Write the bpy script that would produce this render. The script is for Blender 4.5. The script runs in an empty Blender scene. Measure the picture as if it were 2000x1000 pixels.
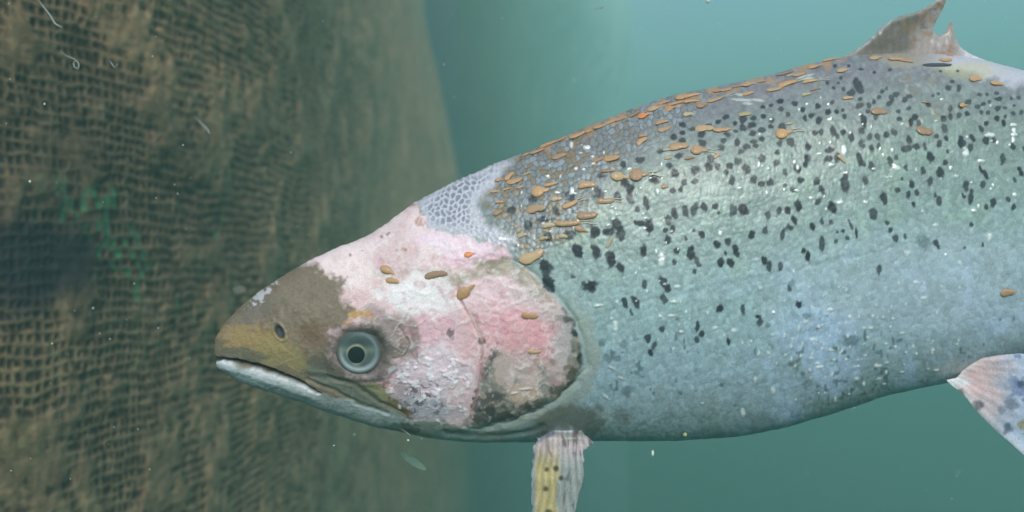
import bpy, math, random
import numpy as np
from mathutils import Vector, Matrix
from mathutils.bvhtree import BVHTree

# ------------------------------------------------------------------ camera, sky, sun, exposure
S = 0.0003                  # metres per photograph pixel in the plane of the fish
D = 0.55                    # camera to that plane
sc = bpy.context.scene
C = sc.collection
cam_d = bpy.data.cameras.new("camera")
cam = bpy.data.objects.new("camera", cam_d); C.objects.link(cam)
cam.location = (0, -D, 0); cam.rotation_euler = (math.radians(90), 0, 0)
cam_d.sensor_width = 36; cam_d.lens = 36 * D / (2000 * S)
cam_d.clip_start = 0.02; cam_d.clip_end = 200
sc.camera = cam
cam_d.dof.use_dof = True; cam_d.dof.focus_distance = 0.515; cam_d.dof.aperture_fstop = 6

SUN_EL, SUN_AZ = 32, 180     # degrees; azimuth clockwise from +Y, so 205 is behind the camera
world = bpy.data.worlds.new("World"); sc.world = world; world.use_nodes = True
wn = world.node_tree.nodes; wl = world.node_tree.links
sky = wn.new("ShaderNodeTexSky"); sky.sky_type = 'NISHITA'; sky.sun_disc = False
sky.sun_elevation = math.radians(SUN_EL); sky.sun_rotation = math.radians(SUN_AZ)
bg = wn["Background"]; bg.inputs["Strength"].default_value = 0.13
wl.new(sky.outputs[0], bg.inputs["Color"])
sun_d = bpy.data.lights.new("sun", 'SUN'); sun_d.energy = 3.3; sun_d.angle = math.radians(13)
sun_d.color = (1.0, 0.93, 0.83)
sun = bpy.data.objects.new("sun", sun_d); C.objects.link(sun)
el, az = math.radians(SUN_EL), math.radians(SUN_AZ)
sdir = Vector((math.sin(az) * math.cos(el), math.cos(az) * math.cos(el), math.sin(el)))
sun.rotation_euler = sdir.to_track_quat('Z', 'Y').to_euler()
sc.view_settings.view_transform = 'Standard'; sc.view_settings.look = 'None'
sc.view_settings.exposure = 1.13; sc.view_settings.gamma = 1
sc.render.engine = 'CYCLES'
sc.cycles.use_denoising = True
sc.cycles.volume_bounces = 3
sc.cycles.max_bounces = 8
sc.cycles.diffuse_bounces = 3
sc.cycles.use_adaptive_sampling = True
sc.cycles.adaptive_threshold = 0.02

rng = np.random.default_rng(7)
random.seed(7)

# ------------------------------------------------------------------ small maths
def lin(c):
    c = np.asarray(c, float) / 255.0
    return np.where(c <= 0.04045, c / 12.92, ((c + 0.055) / 1.055) ** 2.4)

def sm(e0, e1, x):
    t = np.clip((x - e0) / (e1 - e0), 0, 1)
    return t * t * (3 - 2 * t)

def hash2(i, j, seed):
    n = (i.astype(np.int64) * 374761393 + j.astype(np.int64) * 668265263 + seed * 2147483647) & 0xffffffff
    n = ((n ^ (n >> 13)) * 1274126177) & 0xffffffff
    n = (n ^ (n >> 16)) & 0xffffffff
    return n.astype(float) / 4294967295.0

def vnoise(x, y, seed=0):
    i = np.floor(x); j = np.floor(y); fx = x - i; fy = y - j
    fx = fx * fx * (3 - 2 * fx); fy = fy * fy * (3 - 2 * fy)
    a = hash2(i, j, seed); b = hash2(i + 1, j, seed); c = hash2(i, j + 1, seed); d = hash2(i + 1, j + 1, seed)
    return (a + (b - a) * fx) * (1 - fy) + (c + (d - c) * fx) * fy

def fbm(x, y, scale, oct=4, seed=0, gain=0.55):
    """about -1..1, features of size `scale`"""
    v = 0; a = 1; t = 0; f = 1.0 / scale
    for o in range(oct):
        v = v + a * (vnoise(x * f + 17.3 * o, y * f - 9.1 * o, seed + o) * 2 - 1); t += a
        a *= gain; f *= 2.03
    return v / t * 1.6

def voronoi(x, y, size, seed=0, jit=0.75, brick=True):
    """first and second distance (in cells) and a random number per cell; rows staggered like scales"""
    X = x / size; Y = y / size
    j0 = np.floor(Y)
    f1 = np.full(X.shape, 9.0); f2 = np.full(X.shape, 9.0); cid = np.zeros(X.shape)
    for dj in (-1, 0, 1):
        j = j0 + dj; off = 0.5 * (j % 2) if brick else 0
        i0 = np.floor(X - off)
        for di in (-1, 0, 1):
            i = i0 + di
            px = i + off + 0.5 + (hash2(i, j, seed) - 0.5) * jit
            py = j + 0.5 + (hash2(i, j, seed + 5) - 0.5) * jit
            d = np.hypot(X - px, Y - py); r = hash2(i, j, seed + 9)
            new = d < f1
            f2 = np.where(new, f1, np.minimum(f2, d)); cid = np.where(new, r, cid); f1 = np.where(new, d, f1)
    return f1, f2, cid

def poly_sdf(x, y, poly, closed=True):
    """distance to a polygon or line, negative inside a closed one"""
    P = np.array(poly, float); n = len(P)
    d = np.full(x.shape, 1e9); ins = np.zeros(x.shape, bool)
    for k in range(n if closed else n - 1):
        a = P[k]; b = P[(k + 1) % n]; e = b - a
        t = np.clip(((x - a[0]) * e[0] + (y - a[1]) * e[1]) / (e @ e + 1e-9), 0, 1)
        d = np.minimum(d, (x - a[0] - t * e[0]) ** 2 + (y - a[1] - t * e[1]) ** 2)
        if closed and a[1] != b[1]:
            c = ((a[1] > y) != (b[1] > y)) & (x < (b[0] - a[0]) * (y - a[1]) / (b[1] - a[1]) + a[0])
            ins ^= c
    d = np.sqrt(d)
    return np.where(ins, -d, d) if closed else d

def mixc(col, c, m):
    m = np.asarray(m)[..., None]
    return col * (1 - m) + np.asarray(c) * m

def spline(xs, ys, q):
    """smooth monotone-ish interpolation (pchip)"""
    xs = np.array(xs, float); ys = np.array(ys, float)
    h = np.diff(xs); dl = np.diff(ys) / h
    m = np.zeros(len(xs)); m[0] = dl[0]; m[-1] = dl[-1]
    for k in range(1, len(xs) - 1):
        m[k] = 0 if dl[k - 1] * dl[k] <= 0 else 2 * dl[k - 1] * dl[k] / (dl[k - 1] + dl[k])
    k = np.clip(np.searchsorted(xs, q) - 1, 0, len(xs) - 2)
    t = (q - xs[k]) / h[k]
    return ((2 * t**3 - 3 * t**2 + 1) * ys[k] + (t**3 - 2 * t**2 + t) * h[k] * m[k]
            + (-2 * t**3 + 3 * t**2) * ys[k + 1] + (t**3 - t**2) * h[k] * m[k + 1])

# ------------------------------------------------------------------ objects
def tag(o, label=None, cat=None, group=None, kind=None):
    if label: o['label'] = label
    if cat: o['category'] = cat
    if group: o['group'] = group
    if kind: o['kind'] = kind
    return o

def mesh_np(name, verts, faces, mat, parent=None, colors=None, props=None, smooth=True, loc=(0, 0, 0)):
    me = bpy.data.meshes.new(name)
    verts = np.asarray(verts, np.float32); faces = np.asarray(faces, np.int32)
    me.vertices.add(len(verts)); me.vertices.foreach_set("co", (verts - np.array(loc, np.float32)).ravel())
    n = faces.shape[1]
    me.loops.add(faces.size); me.loops.foreach_set("vertex_index", faces.ravel())
    me.polygons.add(len(faces)); me.polygons.foreach_set("loop_start", np.arange(0, faces.size, n, dtype=np.int32))
    if smooth: me.polygons.foreach_set("use_smooth", np.ones(len(faces), bool))
    me.update(calc_edges=True); me.validate()
    for nm, arr in (("Col", colors), ("Props", props)):
        if arr is not None:
            at = me.color_attributes.new(nm, 'FLOAT_COLOR', 'POINT')
            a4 = np.ones((len(verts), 4), np.float32); a4[:, :3] = arr
            at.data.foreach_set("color", a4.ravel())
    me.materials.append(mat)
    o = bpy.data.objects.new(name, me); C.objects.link(o); o.location = loc
    if parent is not None: o.parent = parent
    return o

def grid_faces(nu, nv, wrap_v=False):
    i = np.arange(nu - 1)[:, None]; j = np.arange(nv if wrap_v else nv - 1)[None, :]
    j2 = (j + 1) % nv
    return np.stack([i * nv + j + 0 * i, (i + 1) * nv + j, (i + 1) * nv + j2, i * nv + j2 + 0 * i], -1).reshape(-1, 4)

def material(name, rough=0.5, attr=True, props=False, bump=0.0, bump_scale=900, color=(.5, .5, .5), metal=0, spec=0.5,
             vary=None, alpha=None, coat=0.0, sss=0.0, transmission=0.0):
    m = bpy.data.materials.new(name); m.use_nodes = True
    n = m.node_tree.nodes; l = m.node_tree.links; b = n["Principled BSDF"]
    b.inputs["Roughness"].default_value = rough; b.inputs["Metallic"].default_value = metal
    b.inputs["Specular IOR Level"].default_value = spec
    b.inputs["Base Color"].default_value = (*color, 1)
    b.inputs["Coat Weight"].default_value = coat; b.inputs["Coat Roughness"].default_value = 0.12
    b.inputs["Transmission Weight"].default_value = transmission
    if sss:
        b.inputs["Subsurface Weight"].default_value = sss; b.inputs["Subsurface Scale"].default_value = 0.003
    if alpha is not None: b.inputs["Alpha"].default_value = alpha
    tc = n.new("ShaderNodeTexCoord")
    no = n.new("ShaderNodeTexNoise"); no.inputs["Scale"].default_value = bump_scale; no.inputs["Detail"].default_value = 4
    l.new(tc.outputs["Object"], no.inputs["Vector"])
    src = None
    if attr:
        a = n.new("ShaderNodeVertexColor"); a.layer_name = "Col"; src = a.outputs["Color"]
    if vary:                                    # colours that differ from one individual to the next
        oi = n.new("ShaderNodeObjectInfo"); cr = n.new("ShaderNodeValToRGB")
        while len(cr.color_ramp.elements) < len(vary): cr.color_ramp.elements.new(0.5)
        for k, c in enumerate(vary):
            cr.color_ramp.elements[k].position = k / (len(vary) - 1); cr.color_ramp.elements[k].color = (*lin(c), 1)
        l.new(oi.outputs["Random"], cr.inputs[0]); src = cr.outputs[0]
    mul = n.new("ShaderNodeMix"); mul.data_type = 'RGBA'; mul.blend_type = 'MULTIPLY'; mul.inputs[0].default_value = 1.0
    mr = n.new("ShaderNodeMapRange"); mr.inputs[1].default_value = 0.3; mr.inputs[2].default_value = 0.7
    mr.inputs[3].default_value = 0.82; mr.inputs[4].default_value = 1.12
    l.new(no.outputs["Fac"], mr.inputs[0])
    if src is not None: l.new(src, mul.inputs[6])
    else: mul.inputs[6].default_value = (*color, 1)
    cmb = n.new("ShaderNodeCombineColor")
    for k in range(3): l.new(mr.outputs[0], cmb.inputs[k])
    l.new(cmb.outputs[0], mul.inputs[7]); l.new(mul.outputs[2], b.inputs["Base Color"])
    if props:
        p = n.new("ShaderNodeVertexColor"); p.layer_name = "Props"; sp = n.new("ShaderNodeSeparateColor")
        l.new(p.outputs["Color"], sp.inputs[0])
        l.new(sp.outputs[0], b.inputs["Roughness"]); l.new(sp.outputs[1], b.inputs["Metallic"])
        if alpha is not None: l.new(sp.outputs[2], b.inputs["Alpha"])
    if bump:
        bp = n.new("ShaderNodeBump"); bp.inputs["Strength"].default_value = bump; bp.inputs["Distance"].default_value = 0.0006
        l.new(no.outputs["Fac"], bp.inputs["Height"]); l.new(bp.outputs[0], b.inputs["Normal"])
    return m

def px_of(v):
    """photograph pixel at which a world point stands"""
    k = D / (D + v[..., 1])
    return 1000 + v[..., 0] * k / S, 500 - v[..., 2] * k / S

GAIN = 1.0

# ------------------------------------------------------------------ water round everything
def water_bowl():
    """the far water the view ends in: a wide open bowl of deep water beyond all there is to see"""
    nu, nr = 96, 24
    V = []
    for k in range(nr):
        t = k / (nr - 1)
        if t < 0.5: r = 42 * (t / 0.5); z = -17.5
        else: r = 42 + 1.5 * math.sin((t - .5) * math.pi); z = -17.5 + (t - 0.5) / 0.5 * 21.5
        for i in range(nu):
            a = 2 * math.pi * i / nu; w = 1 + 0.01 * math.sin(5 * a)
            V.append((r * w * math.cos(a), r * w * math.sin(a), z + 0.15 * math.sin(3 * a + r)))
    m = material("deep water", 0.6, attr=False, color=(0.02, 0.075, 0.07), bump=0.2, bump_scale=1.5)
    o = mesh_np("water", V, grid_faces(nr, nu, True), m)
    tag(o, kind='structure')
water_bowl()

# ------------------------------------------------------------------ the net wall
def build_net():
    pts = [(-900, .60), (-400, .68), (0, .80), (150, .88), (300, .99), (420, 1.12), (520, 1.28), (620, 1.55), (700, 1.95), (770, 2.6),
           (830, 3.5), (868, 4.5), (884, 5.3), (882, 6.0), (872, 6.8)]
    P = np.array([((p - 1000) * S / D * d, d - D) for p, d in pts])
    # resample on arc length
    seg = np.r_[0, np.cumsum(np.hypot(*np.diff(P, axis=0).T))]
    L = seg[-1]
    near = seg[7]
    us = np.r_[np.arange(0, near, 0.0017), np.arange(near, L, 0.006)]
    X = spline(seg, P[:, 0], us); Y = spline(seg, P[:, 1], us)
    vs = np.r_[np.arange(-2.6, -1.6, 0.02), np.arange(-1.6, -0.42, 0.006), np.arange(-0.42, 0.42, 0.0017), np.arange(0.42, 1.7, 0.006), np.arange(1.7, 4.2, 0.02)]
    U, V = np.meshgrid(us, vs, indexing='ij')
    BX = np.repeat(X[:, None], len(vs), 1); BY = np.repeat(Y[:, None], len(vs), 1)
    tx = np.gradient(X, us)[:, None]; ty = np.gradient(Y, us)[:, None]; tl = np.hypot(tx, ty)
    nx, ny = ty / tl, -tx / tl                       # towards the camera side
    # lean of the far edge: the bulge is widest at mid height
    far = sm(1.0, 3.6, BY)
    bulge = -0.10 * V - 0.05 * np.minimum(V ** 2, 2) + 0.02 * np.sin(V * 3 + 1)
    BX = BX + far * (bulge + 0.08)
    cell = 0.0090
    du = fbm(U, V, 0.07, 3, 1) * 0.005 + fbm(U, V, 0.018, 3, 21) * 0.0030
    dv = fbm(U, V, 0.08, 3, 2) * 0.005 + fbm(U, V, 0.02, 3, 31) * 0.0024
    a = (U + du) / cell; b = (V + dv) / (cell * 1.2)
    cu = np.abs(a - np.floor(a) - .5) * 2            # 1 at strands
    cv = np.abs(b - np.floor(b) - .5) * 2
    su = sm(0.42, 0.95, cu); sv = sm(0.35, 0.9, cv)
    idr = hash2(np.floor(a), np.floor(b), 3)
    su = su * (0.55 + 0.45 * hash2(np.round(a), np.floor(b), 4)); sv = sv * (0.6 + 0.4 * hash2(np.floor(a), np.round(b), 5))
    strand = np.maximum(su * 0.9, sv)
    foul = sm(-0.4, 0.75, fbm(U, V, 0.06, 4, 6))      # clogged by growth
    lump = fbm(U, V, 0.011, 3, 7)
    h = np.maximum(strand, foul * (0.55 + 0.3 * idr)) + 0.36 * lump
    res = 1 - sm(0.35, 1.3, BY - (P[7, 1] - .35)) * 1.0
    hh = (h * 0.0020 * (0.25 + 0.75 * res) + fbm(U, V, 0.25, 3, 8) * 0.005 + fbm(U, V, 0.9, 2, 9) * 0.016
          + 0.0035 * foul)
    VX = BX + nx * hh; VY = BY + ny * hh; VZ = V + 0 * U
    co = np.stack([VX, VY, VZ], -1)
    qx, qy = px_of(co)
    # colours of rope, growth and pits
    t1 = fbm(U, V, 0.05, 4, 11); t2 = fbm(U, V, 0.16, 3, 12); t3 = fbm(U, V, 0.008, 2, 13)
    up = sm(0.02, 0.28, V / np.maximum(1, (BY + .55) * 1.2) + 0.05 * t2)
    brown = lin((142, 124, 100)); grey = lin((122, 116, 98)); green = lin((108, 108, 82)); dark = lin((40, 34, 36))
    far2 = sm(.9, 4.0, BY)
    col = np.ones(co.shape) * grey
    col = mixc(col, green, sm(-.2, .8, t2) * (1 - up) * .8)
    col = mixc(col, brown, np.clip(up * 0.85 + 0.35 * sm(0, .9, t1), 0, 1) * .85)
    col = mixc(col, lin((186, 164, 132)), sm(.5, 1.2, t3 + .4 * t1) * .4)
    col = col * (1 + .5 * (hash2(np.floor(a + .5), np.floor(b + .5), 44) - .5) * res)[..., None]
    pit = sm(.72, .35, cu) * sm(.8, .4, cv) * (.35 + .65 * idr) * (1 - .75 * foul)
    col = mixc(col, lin((30, 28, 30)), pit * .62 * (.25 + .75 * res))
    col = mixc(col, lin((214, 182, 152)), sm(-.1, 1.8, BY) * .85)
    lo = sm(0.62, 0.18, h)
    col = mixc(col, dark, lo * (0.4 + .6 * res) * 0.8)
    col = col * np.array([1.12, .92, .82]) * (1 + .22 * fbm(U, V, .013, 3, 61) + .16 * t2)[..., None]
    # green light through some meshes, painted into the net colour
    g = sm(0.1, .6, fbm(U, V, 0.05, 2, 15)) * sm(0.2, .05, np.hypot((U - us.searchsorted(0) - 0) * 0 + (qx - 250) / 1300, (qy - 480) / 1500)) * (hash2(np.floor(a * 1.0), np.floor(b * 1.0), 16) > .62) * sm(.8, .4, cu)
    col = mixc(col, lin((84, 172, 124)), np.clip(g, 0, 1) * .9)
    col = mixc(col, lin((104, 128, 112)), sm(1.6, 4.5, BY) * sm(.3, -.7, V) * .9)  # low far end fades to water green, haze put into the colour
    # a blue-black shadow painted on the net, and a wider dark smear round it
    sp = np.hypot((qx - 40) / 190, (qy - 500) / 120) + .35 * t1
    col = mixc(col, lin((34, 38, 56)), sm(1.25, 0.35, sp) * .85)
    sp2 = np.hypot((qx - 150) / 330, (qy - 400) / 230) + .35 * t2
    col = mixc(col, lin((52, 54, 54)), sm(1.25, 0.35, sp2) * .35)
    m = material("fouled net", 0.85, bump=0.6, bump_scale=420, spec=0.2)
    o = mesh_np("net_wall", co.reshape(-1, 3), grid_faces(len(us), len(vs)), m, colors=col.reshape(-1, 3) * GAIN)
    tag(o, "brown and green fouled mesh net wall curving away behind the fish's snout", "net")
    # the hazy far stretch of the pen beyond the fold
    fp = np.array([((p - 1000) * S / D * d, d - D) for p, d in [(830, 7.0), (880, 7.3), (925, 8.0), (1000, 9.8), (1080, 11.8), (1160, 14), (1230, 16.2)]])
    sg = np.r_[0, np.cumsum(np.hypot(*np.diff(fp, axis=0).T))]; us = np.linspace(0, sg[-1], 260); vs = np.linspace(-6.5, 4.34, 240)
    U, V = np.meshgrid(us, vs, indexing='ij')
    X = spline(sg, fp[:, 0], us)[:, None] + 0.03 * np.sin(V * 2.2) + 0.02 * fbm(U, V, .3, 3, 4)
    Y = spline(sg, fp[:, 1], us)[:, None] + 0.05 * fbm(U, V, .4, 3, 5)
    co = np.stack([X, Y, V], -1)
    cc = np.abs((U / .05) % 1 - .5) * 2 * np.abs((V / .05) % 1 - .5) * 2
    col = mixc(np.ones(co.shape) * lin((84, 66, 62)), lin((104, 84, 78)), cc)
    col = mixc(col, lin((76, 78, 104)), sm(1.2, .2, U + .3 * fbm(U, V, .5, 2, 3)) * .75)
    col = mixc(col, lin((126, 148, 148)), sm(1.0, 5.5, U)); col = mixc(col, lin((205, 236, 240)), sm(4.8, 9.2, U))  # painted paler with distance, so the far end merges with the hazy water
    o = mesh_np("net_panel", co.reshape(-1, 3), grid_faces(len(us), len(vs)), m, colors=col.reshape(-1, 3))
    tag(o, "dim blue-grey stretch of net far off in the haze beyond the fold", "net")
build_net()

# ------------------------------------------------------------------ the salmon
fish = bpy.data.objects.new("salmon", None); C.objects.link(fish)
tag(fish, "large silver salmon with black spots, raw pink head wounds and a ragged dorsal fin", "salmon")

TOP = [(425, 678), (426, 662), (428, 652), (433, 641), (442, 627), (458, 610), (480, 590), (520, 560), (560, 534), (600, 511), (650, 488), (700, 468), (740, 447), (770, 425),
       (800, 403), (850, 375), (900, 351), (950, 330), (1000, 309), (1050, 290), (1100, 268), (1150, 247), (1200, 228), (1250, 209), (1300, 193), (1350, 181),
       (1400, 170), (1450, 159), (1500, 148), (1550, 134), (1600, 121), (1650, 112), (1700, 108), (1760, 106), (1830, 108), (1900, 116), (1950, 128), (2000, 140),
       (2100, 168), (2300, 235), (2500, 300), (2650, 340), (2760, 360), (2850, 366)]
BOT = [(425, 682), (426, 697), (428, 706), (433, 716), (442, 727), (458, 738), (480, 748), (520, 762), (560, 775), (600, 788), (650, 805), (700, 821), (750, 835), (800, 846), (850, 854),
       (900, 859), (950, 861), (1000, 861), (1100, 859), (1200, 858), (1300, 858), (1400, 852), (1450, 847), (1500, 838), (1550, 825), (1600, 810), (1650, 794),
       (1700, 778), (1750, 765), (1800, 754), (1850, 744), (1900, 730), (2000, 694), (2100, 655), (2300, 590), (2500, 540), (2650, 510), (2760, 496), (2850, 495)]
THK = [(425, 1), (426, 20), (428, 28), (433, 36), (442, 44), (460, 54), (500, 66), (600, 86), (700, 104), (850, 124), (1000, 138), (1200, 152), (1400, 160), (1600, 158), (1800, 146),
       (2000, 125), (2300, 86), (2600, 48), (2760, 30), (2850, 22)]
tp = lambda x: spline(*zip(*TOP), x)
bt = lambda x: spline(*zip(*BOT), x)
tk = lambda x: spline(*zip(*THK), x)

OPER = [(850, 560), (905, 520), (955, 508), (990, 510), (1025, 525), (1058, 556), (1092, 588), (1120, 628), (1138, 675), (1140, 710), (1124, 745), (1094, 775),
        (1052, 800), (1000, 820), (940, 838), (870, 846), (780, 800), (760, 650)]
MOUTH = [(418, 700), (445, 703), (470, 707), (500, 715), (540, 728), (580, 744), (625, 768)]

def spots():
    L = []
    for x, y, rx, ry in [(150,135,22,28),(220,130,25,15),(263,100,15,28),(285,145,15,30),(375,92,25,12),(420,105,15,32),(75,230,18,28),(160,228,20,30),(235,268,15,32),
        (280,310,14,22),(390,225,15,28),(135,405,25,20),(100,385,10,12),(512,75,15,28),(545,45,14,25),(500,125,9,10),(535,118,10,22),(512,172,14,22),(555,225,12,14),(540,280,10,14),
        (675,142,14,18),(595,30,14,25),(640,20,15,25),(688,10,14,18),(740,8,12,12),(828,25,15,25),(877,25,15,25),(623,238,16,28),(655,282,10,26),(642,330,9,14),
        (752,197,14,18),(802,180,13,20),(842,225,12,28),(793,237,7,9),(768,280,13,20),(815,285,13,20),(920,147,13,17),(1000,52,12,23),(1055,25,10,15),(1095,28,13,18),
        (1150,15,12,15),(1127,75,10,20),(1105,112,16,12),(985,125,10,14),(1070,145,12,28),(1217,102,10,16),(980,272,11,16),(1005,300,10,22),(1062,300,11,22),
        (1170,228,11,12),(1193,252,11,22),(397,388,10,18),(487,370,15,26),(515,408,12,20),(492,460,14,20),(303,480,12,24),(353,475,14,28),(333,525,7,15),
        (482,607,12,13),(415,652,14,18),(445,685,14,16),(425,720,8,14),(655,590,10,26),(676,628,12,12),(653,662,9,14),(765,505,14,20),(877,510,11,22),
        (948,545,7,9),(962,572,11,22),(807,670,7,16),(1105,408,9,14),(1152,488,8,14),(48,352,10,12),(58,628,7,16),(600,165,6,9),(637,125,6,7),(757,40,5,6)]:
        L.append((1100 + x / 2.5, 400 + y / 2.5, rx / 2.5, ry / 2.5, 0, 1))
    for x, y, rx, ry in [(40,38,12,10),(85,65,13,12),(55,80,9,11),(125,90,11,14),(170,48,12,12),(208,48,9,8),(105,152,10,9),(135,143,10,16),(190,145,13,24),(215,165,9,12),
        (237,145,12,12),(283,175,11,16),(330,140,11,12),(345,90,12,32),(372,170,10,16),(408,163,11,18),(450,158,12,18),(490,150,12,20),(328,205,16,20),
        (378,225,10,16),(412,212,8,14),(68,220,10,18),(65,268,12,20),(57,305,12,14),(175,233,18,12),(170,278,16,14),(213,270,11,20),(20,330,14,16),(35,380,13,14),
        (320,280,12,26),(340,300,8,14),(377,312,12,28),(350,385,10,18),(250,395,17,40),(110,390,14,20),(135,430,11,26),(118,482,16,16),(20,505,14,24),
        (190,512,15,28),(0,575,10,16),(90,600,9,14),(138,580,9,18),(182,585,9,14),(240,628,8,9),(213,632,5,5),(262,662,8,10),(205,678,8,8),(278,600,6,22),
        (305,640,5,22),(138,690,10,32),(45,725,10,12),(68,752,10,22),(385,545,15,28),(440,468,15,28),(505,425,10,13),(455,590,8,10),(472,625,8,14),(497,662,11,14),
        (543,655,7,12),(575,400,11,18),(560,452,11,22),(600,440,11,18),(583,495,6,12),(632,338,13,20),(543,320,10,15),(528,375,6,7),(665,383,10,18),(715,343,16,20),
        (740,293,9,11),(768,320,5,7),(665,265,14,30),(640,215,7,16),(565,185,10,18),(550,230,22,14),(597,220,11,14),(500,270,8,12),(470,290,10,20),(710,205,12,16),
        (750,240,9,12),(745,180,9,12),(820,195,18,22),(860,220,14,20),(870,175,10,18),(695,165,10,12),(735,130,10,22),(728,80,10,14),(765,70,8,14),(805,65,10,11),
        (845,55,11,14),(710,480,9,20),(690,452,5,10),(840,410,10,22),(827,455,7,12),(865,462,10,30),(922,400,9,14),(935,350,8,22),(912,325,8,16),(972,493,12,20),
        (938,515,9,15),(1020,278,12,22),(1045,473,8,13),(1072,512,8,14),(1077,377,8,12),(1107,340,9,22),(1067,215,9,16),(1122,228,6,12),(867,597,9,12),
        (923,695,6,11),(835,712,5,5),(698,690,12,20),(418,815,11,20),(22,990,10,18),(940,100,10,10),(915,130,10,14),(993,82,10,12),(1025,100,8,16),(940,185,12,18),
        (975,185,10,14),(510,45,11,9),(515,82,10,10),(590,75,12,16),(612,100,12,12),(572,100,9,18)]:
        L.append((1550 + x / 2.5, 200 + y / 2.5, rx / 2.5, ry / 2.5, 0, 1))
    for x, y, rx, ry in [(445,550,20,12),(505,580,20,15),(385,630,18,14),(445,600,18,12),(445,650,20,15),(570,610,20,18),(570,665,22,22),(300,720,25,18),(420,748,26,18),
        (55,805,22,16),(350,815,24,18),(395,865,20,22),(265,910,24,18),(525,845,22,28),(525,915,18,14),(452,922,20,20),(430,968,18,16),(380,975,16,14),(68,920,22,18),
        (105,965,22,22),(625,765,22,22),(612,825,20,26),(675,820,18,20),(725,860,14,18),(748,815,22,16),(805,780,22,26),(858,835,22,26),(762,915,18,30),(725,498,20,10),
        (672,528,18,12),(615,545,20,10),(735,610,20,14),(710,650,16,16),(692,700,18,18),(785,535,14,12),(838,512,20,18),(838,568,20,18),(905,505,20,14),(895,548,22,16),
        (968,490,16,16),(1022,522,16,14),(1018,560,16,10),(960,585,20,14),(897,602,20,16),(957,640,22,16),(905,655,22,12),(915,688,16,10),(855,690,22,14),(825,725,18,12),
        (798,655,20,20),(785,590,14,10),(968,432,18,10),(1085,445,14,12),(1020,420,12,8),(1075,395,20,12),(1175,412,18,14),(1225,450,20,16),(1130,480,12,14),
        (1090,560,22,18),(1078,672,16,20),(1145,660,22,22),(1060,728,18,16),(957,770,18,26),(1050,800,20,18),(905,900,16,22),(957,932,16,14),(1015,922,14,20),
        (1110,850,14,22),(1110,940,12,12),(1160,970,18,16),(1260,690,14,26),(1255,755,18,20),(1243,805,16,18),(1185,830,14,28),(1215,910,20,14),(1242,505,14,18),
        (1285,488,20,14),(1330,522,14,18),(1325,425,16,14)]:
        L.append((1200 + x / 3.334, 80 + y / 3.334, rx / 3.334, ry / 3.334, 0, 1))
    for x, y, rx, ry in [(125,515,12,10),(230,515,10,10),(330,545,22,8),(430,565,10,8),(170,610,12,12),(310,680,22,52),(250,725,22,20),(190,695,14,12),(110,690,14,12),(100,800,16,16),
        (320,775,16,14),(315,825,24,20),(390,825,14,24),(425,790,14,22),(465,760,18,14),(495,715,22,14),(525,695,12,16),(560,765,16,22),(600,740,20,14),(540,810,20,16),
        (665,785,24,20),(705,755,20,12),(690,850,16,14),(440,920,18,18),(380,875,16,12),(345,940,18,40),(195,915,14,18),(75,880,22,20),(135,875,14,16),(187,860,14,12),
        (850,820,16,18),(1018,850,12,20),(1105,830,20,16),(1165,800,20,16),(1235,835,18,12),(1280,815,18,14),(1265,880,12,12),(1318,880,12,14),(1325,795,14,12),
        (1250,742,14,12),(1310,740,12,12),(1385,730,14,10),(1400,775,26,14),(1500,770,12,12),(1560,765,16,14),(1520,825,12,10),(1395,850,20,16),(1450,845,18,12),
        (1515,885,20,16),(1575,880,14,16),(1390,925,18,18),(1450,910,12,16),(1305,965,18,18),(1010,690,20,18),(1090,695,12,20),(1035,640,12,8),(930,735,14,14),
        (885,750,14,12),(945,560,10,8),(1080,560,12,8),(550,545,14,10),(150,650,10,10),(60,650,10,10)]:
        L.append((1600 + x / 4, y / 4, rx / 4, ry / 4, 0, .9))
    # shoulder, between the lice
    for x, y, rx, ry in [(740,600,28,20),(875,525,26,24),(1115,510,28,26),(1300,500,30,50),(1425,520,22,32),(1505,530,22,36),(1605,555,16,40),(1025,615,20,28),(935,665,30,20),
        (835,700,24,24),(970,770,24,26),(1105,770,34,30),(1165,870,24,38),(1280,865,26,40),(1370,915,22,46),(1270,745,26,36),(945,965,30,30),(1550,600,18,16),(1310,380,22,16),
        (1455,308,20,18),(1565,275,22,18),(1505,465,26,24),(1465,425,22,18),(1650,405,20,20),(1560,690,30,12),(1625,705,20,40),(1585,865,20,32),(1440,975,22,22)]:
        L.append((780 + x / 3.334, 230 + y / 3.334, rx / 3.334, ry / 3.334, 0, .95))
    for x, y, rx, ry in [(1068,525,11,12),(1072,553,10,17),(1152,560,12,9)]: L.append((x, y, rx, ry, 0, 1))
    r = random.Random(3)
    for k in range(150):                                   # the tail beyond the picture
        x = r.uniform(2010, 2780); t = r.random() ** 1.6 * .6
        y = float(tp(np.array([x]))[0]) * (1 - t) + float(bt(np.array([x]))[0]) * t
        L.append((x, y + 8, r.uniform(3, 7), r.uniform(4, 8), 0, .9))
    return L

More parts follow.
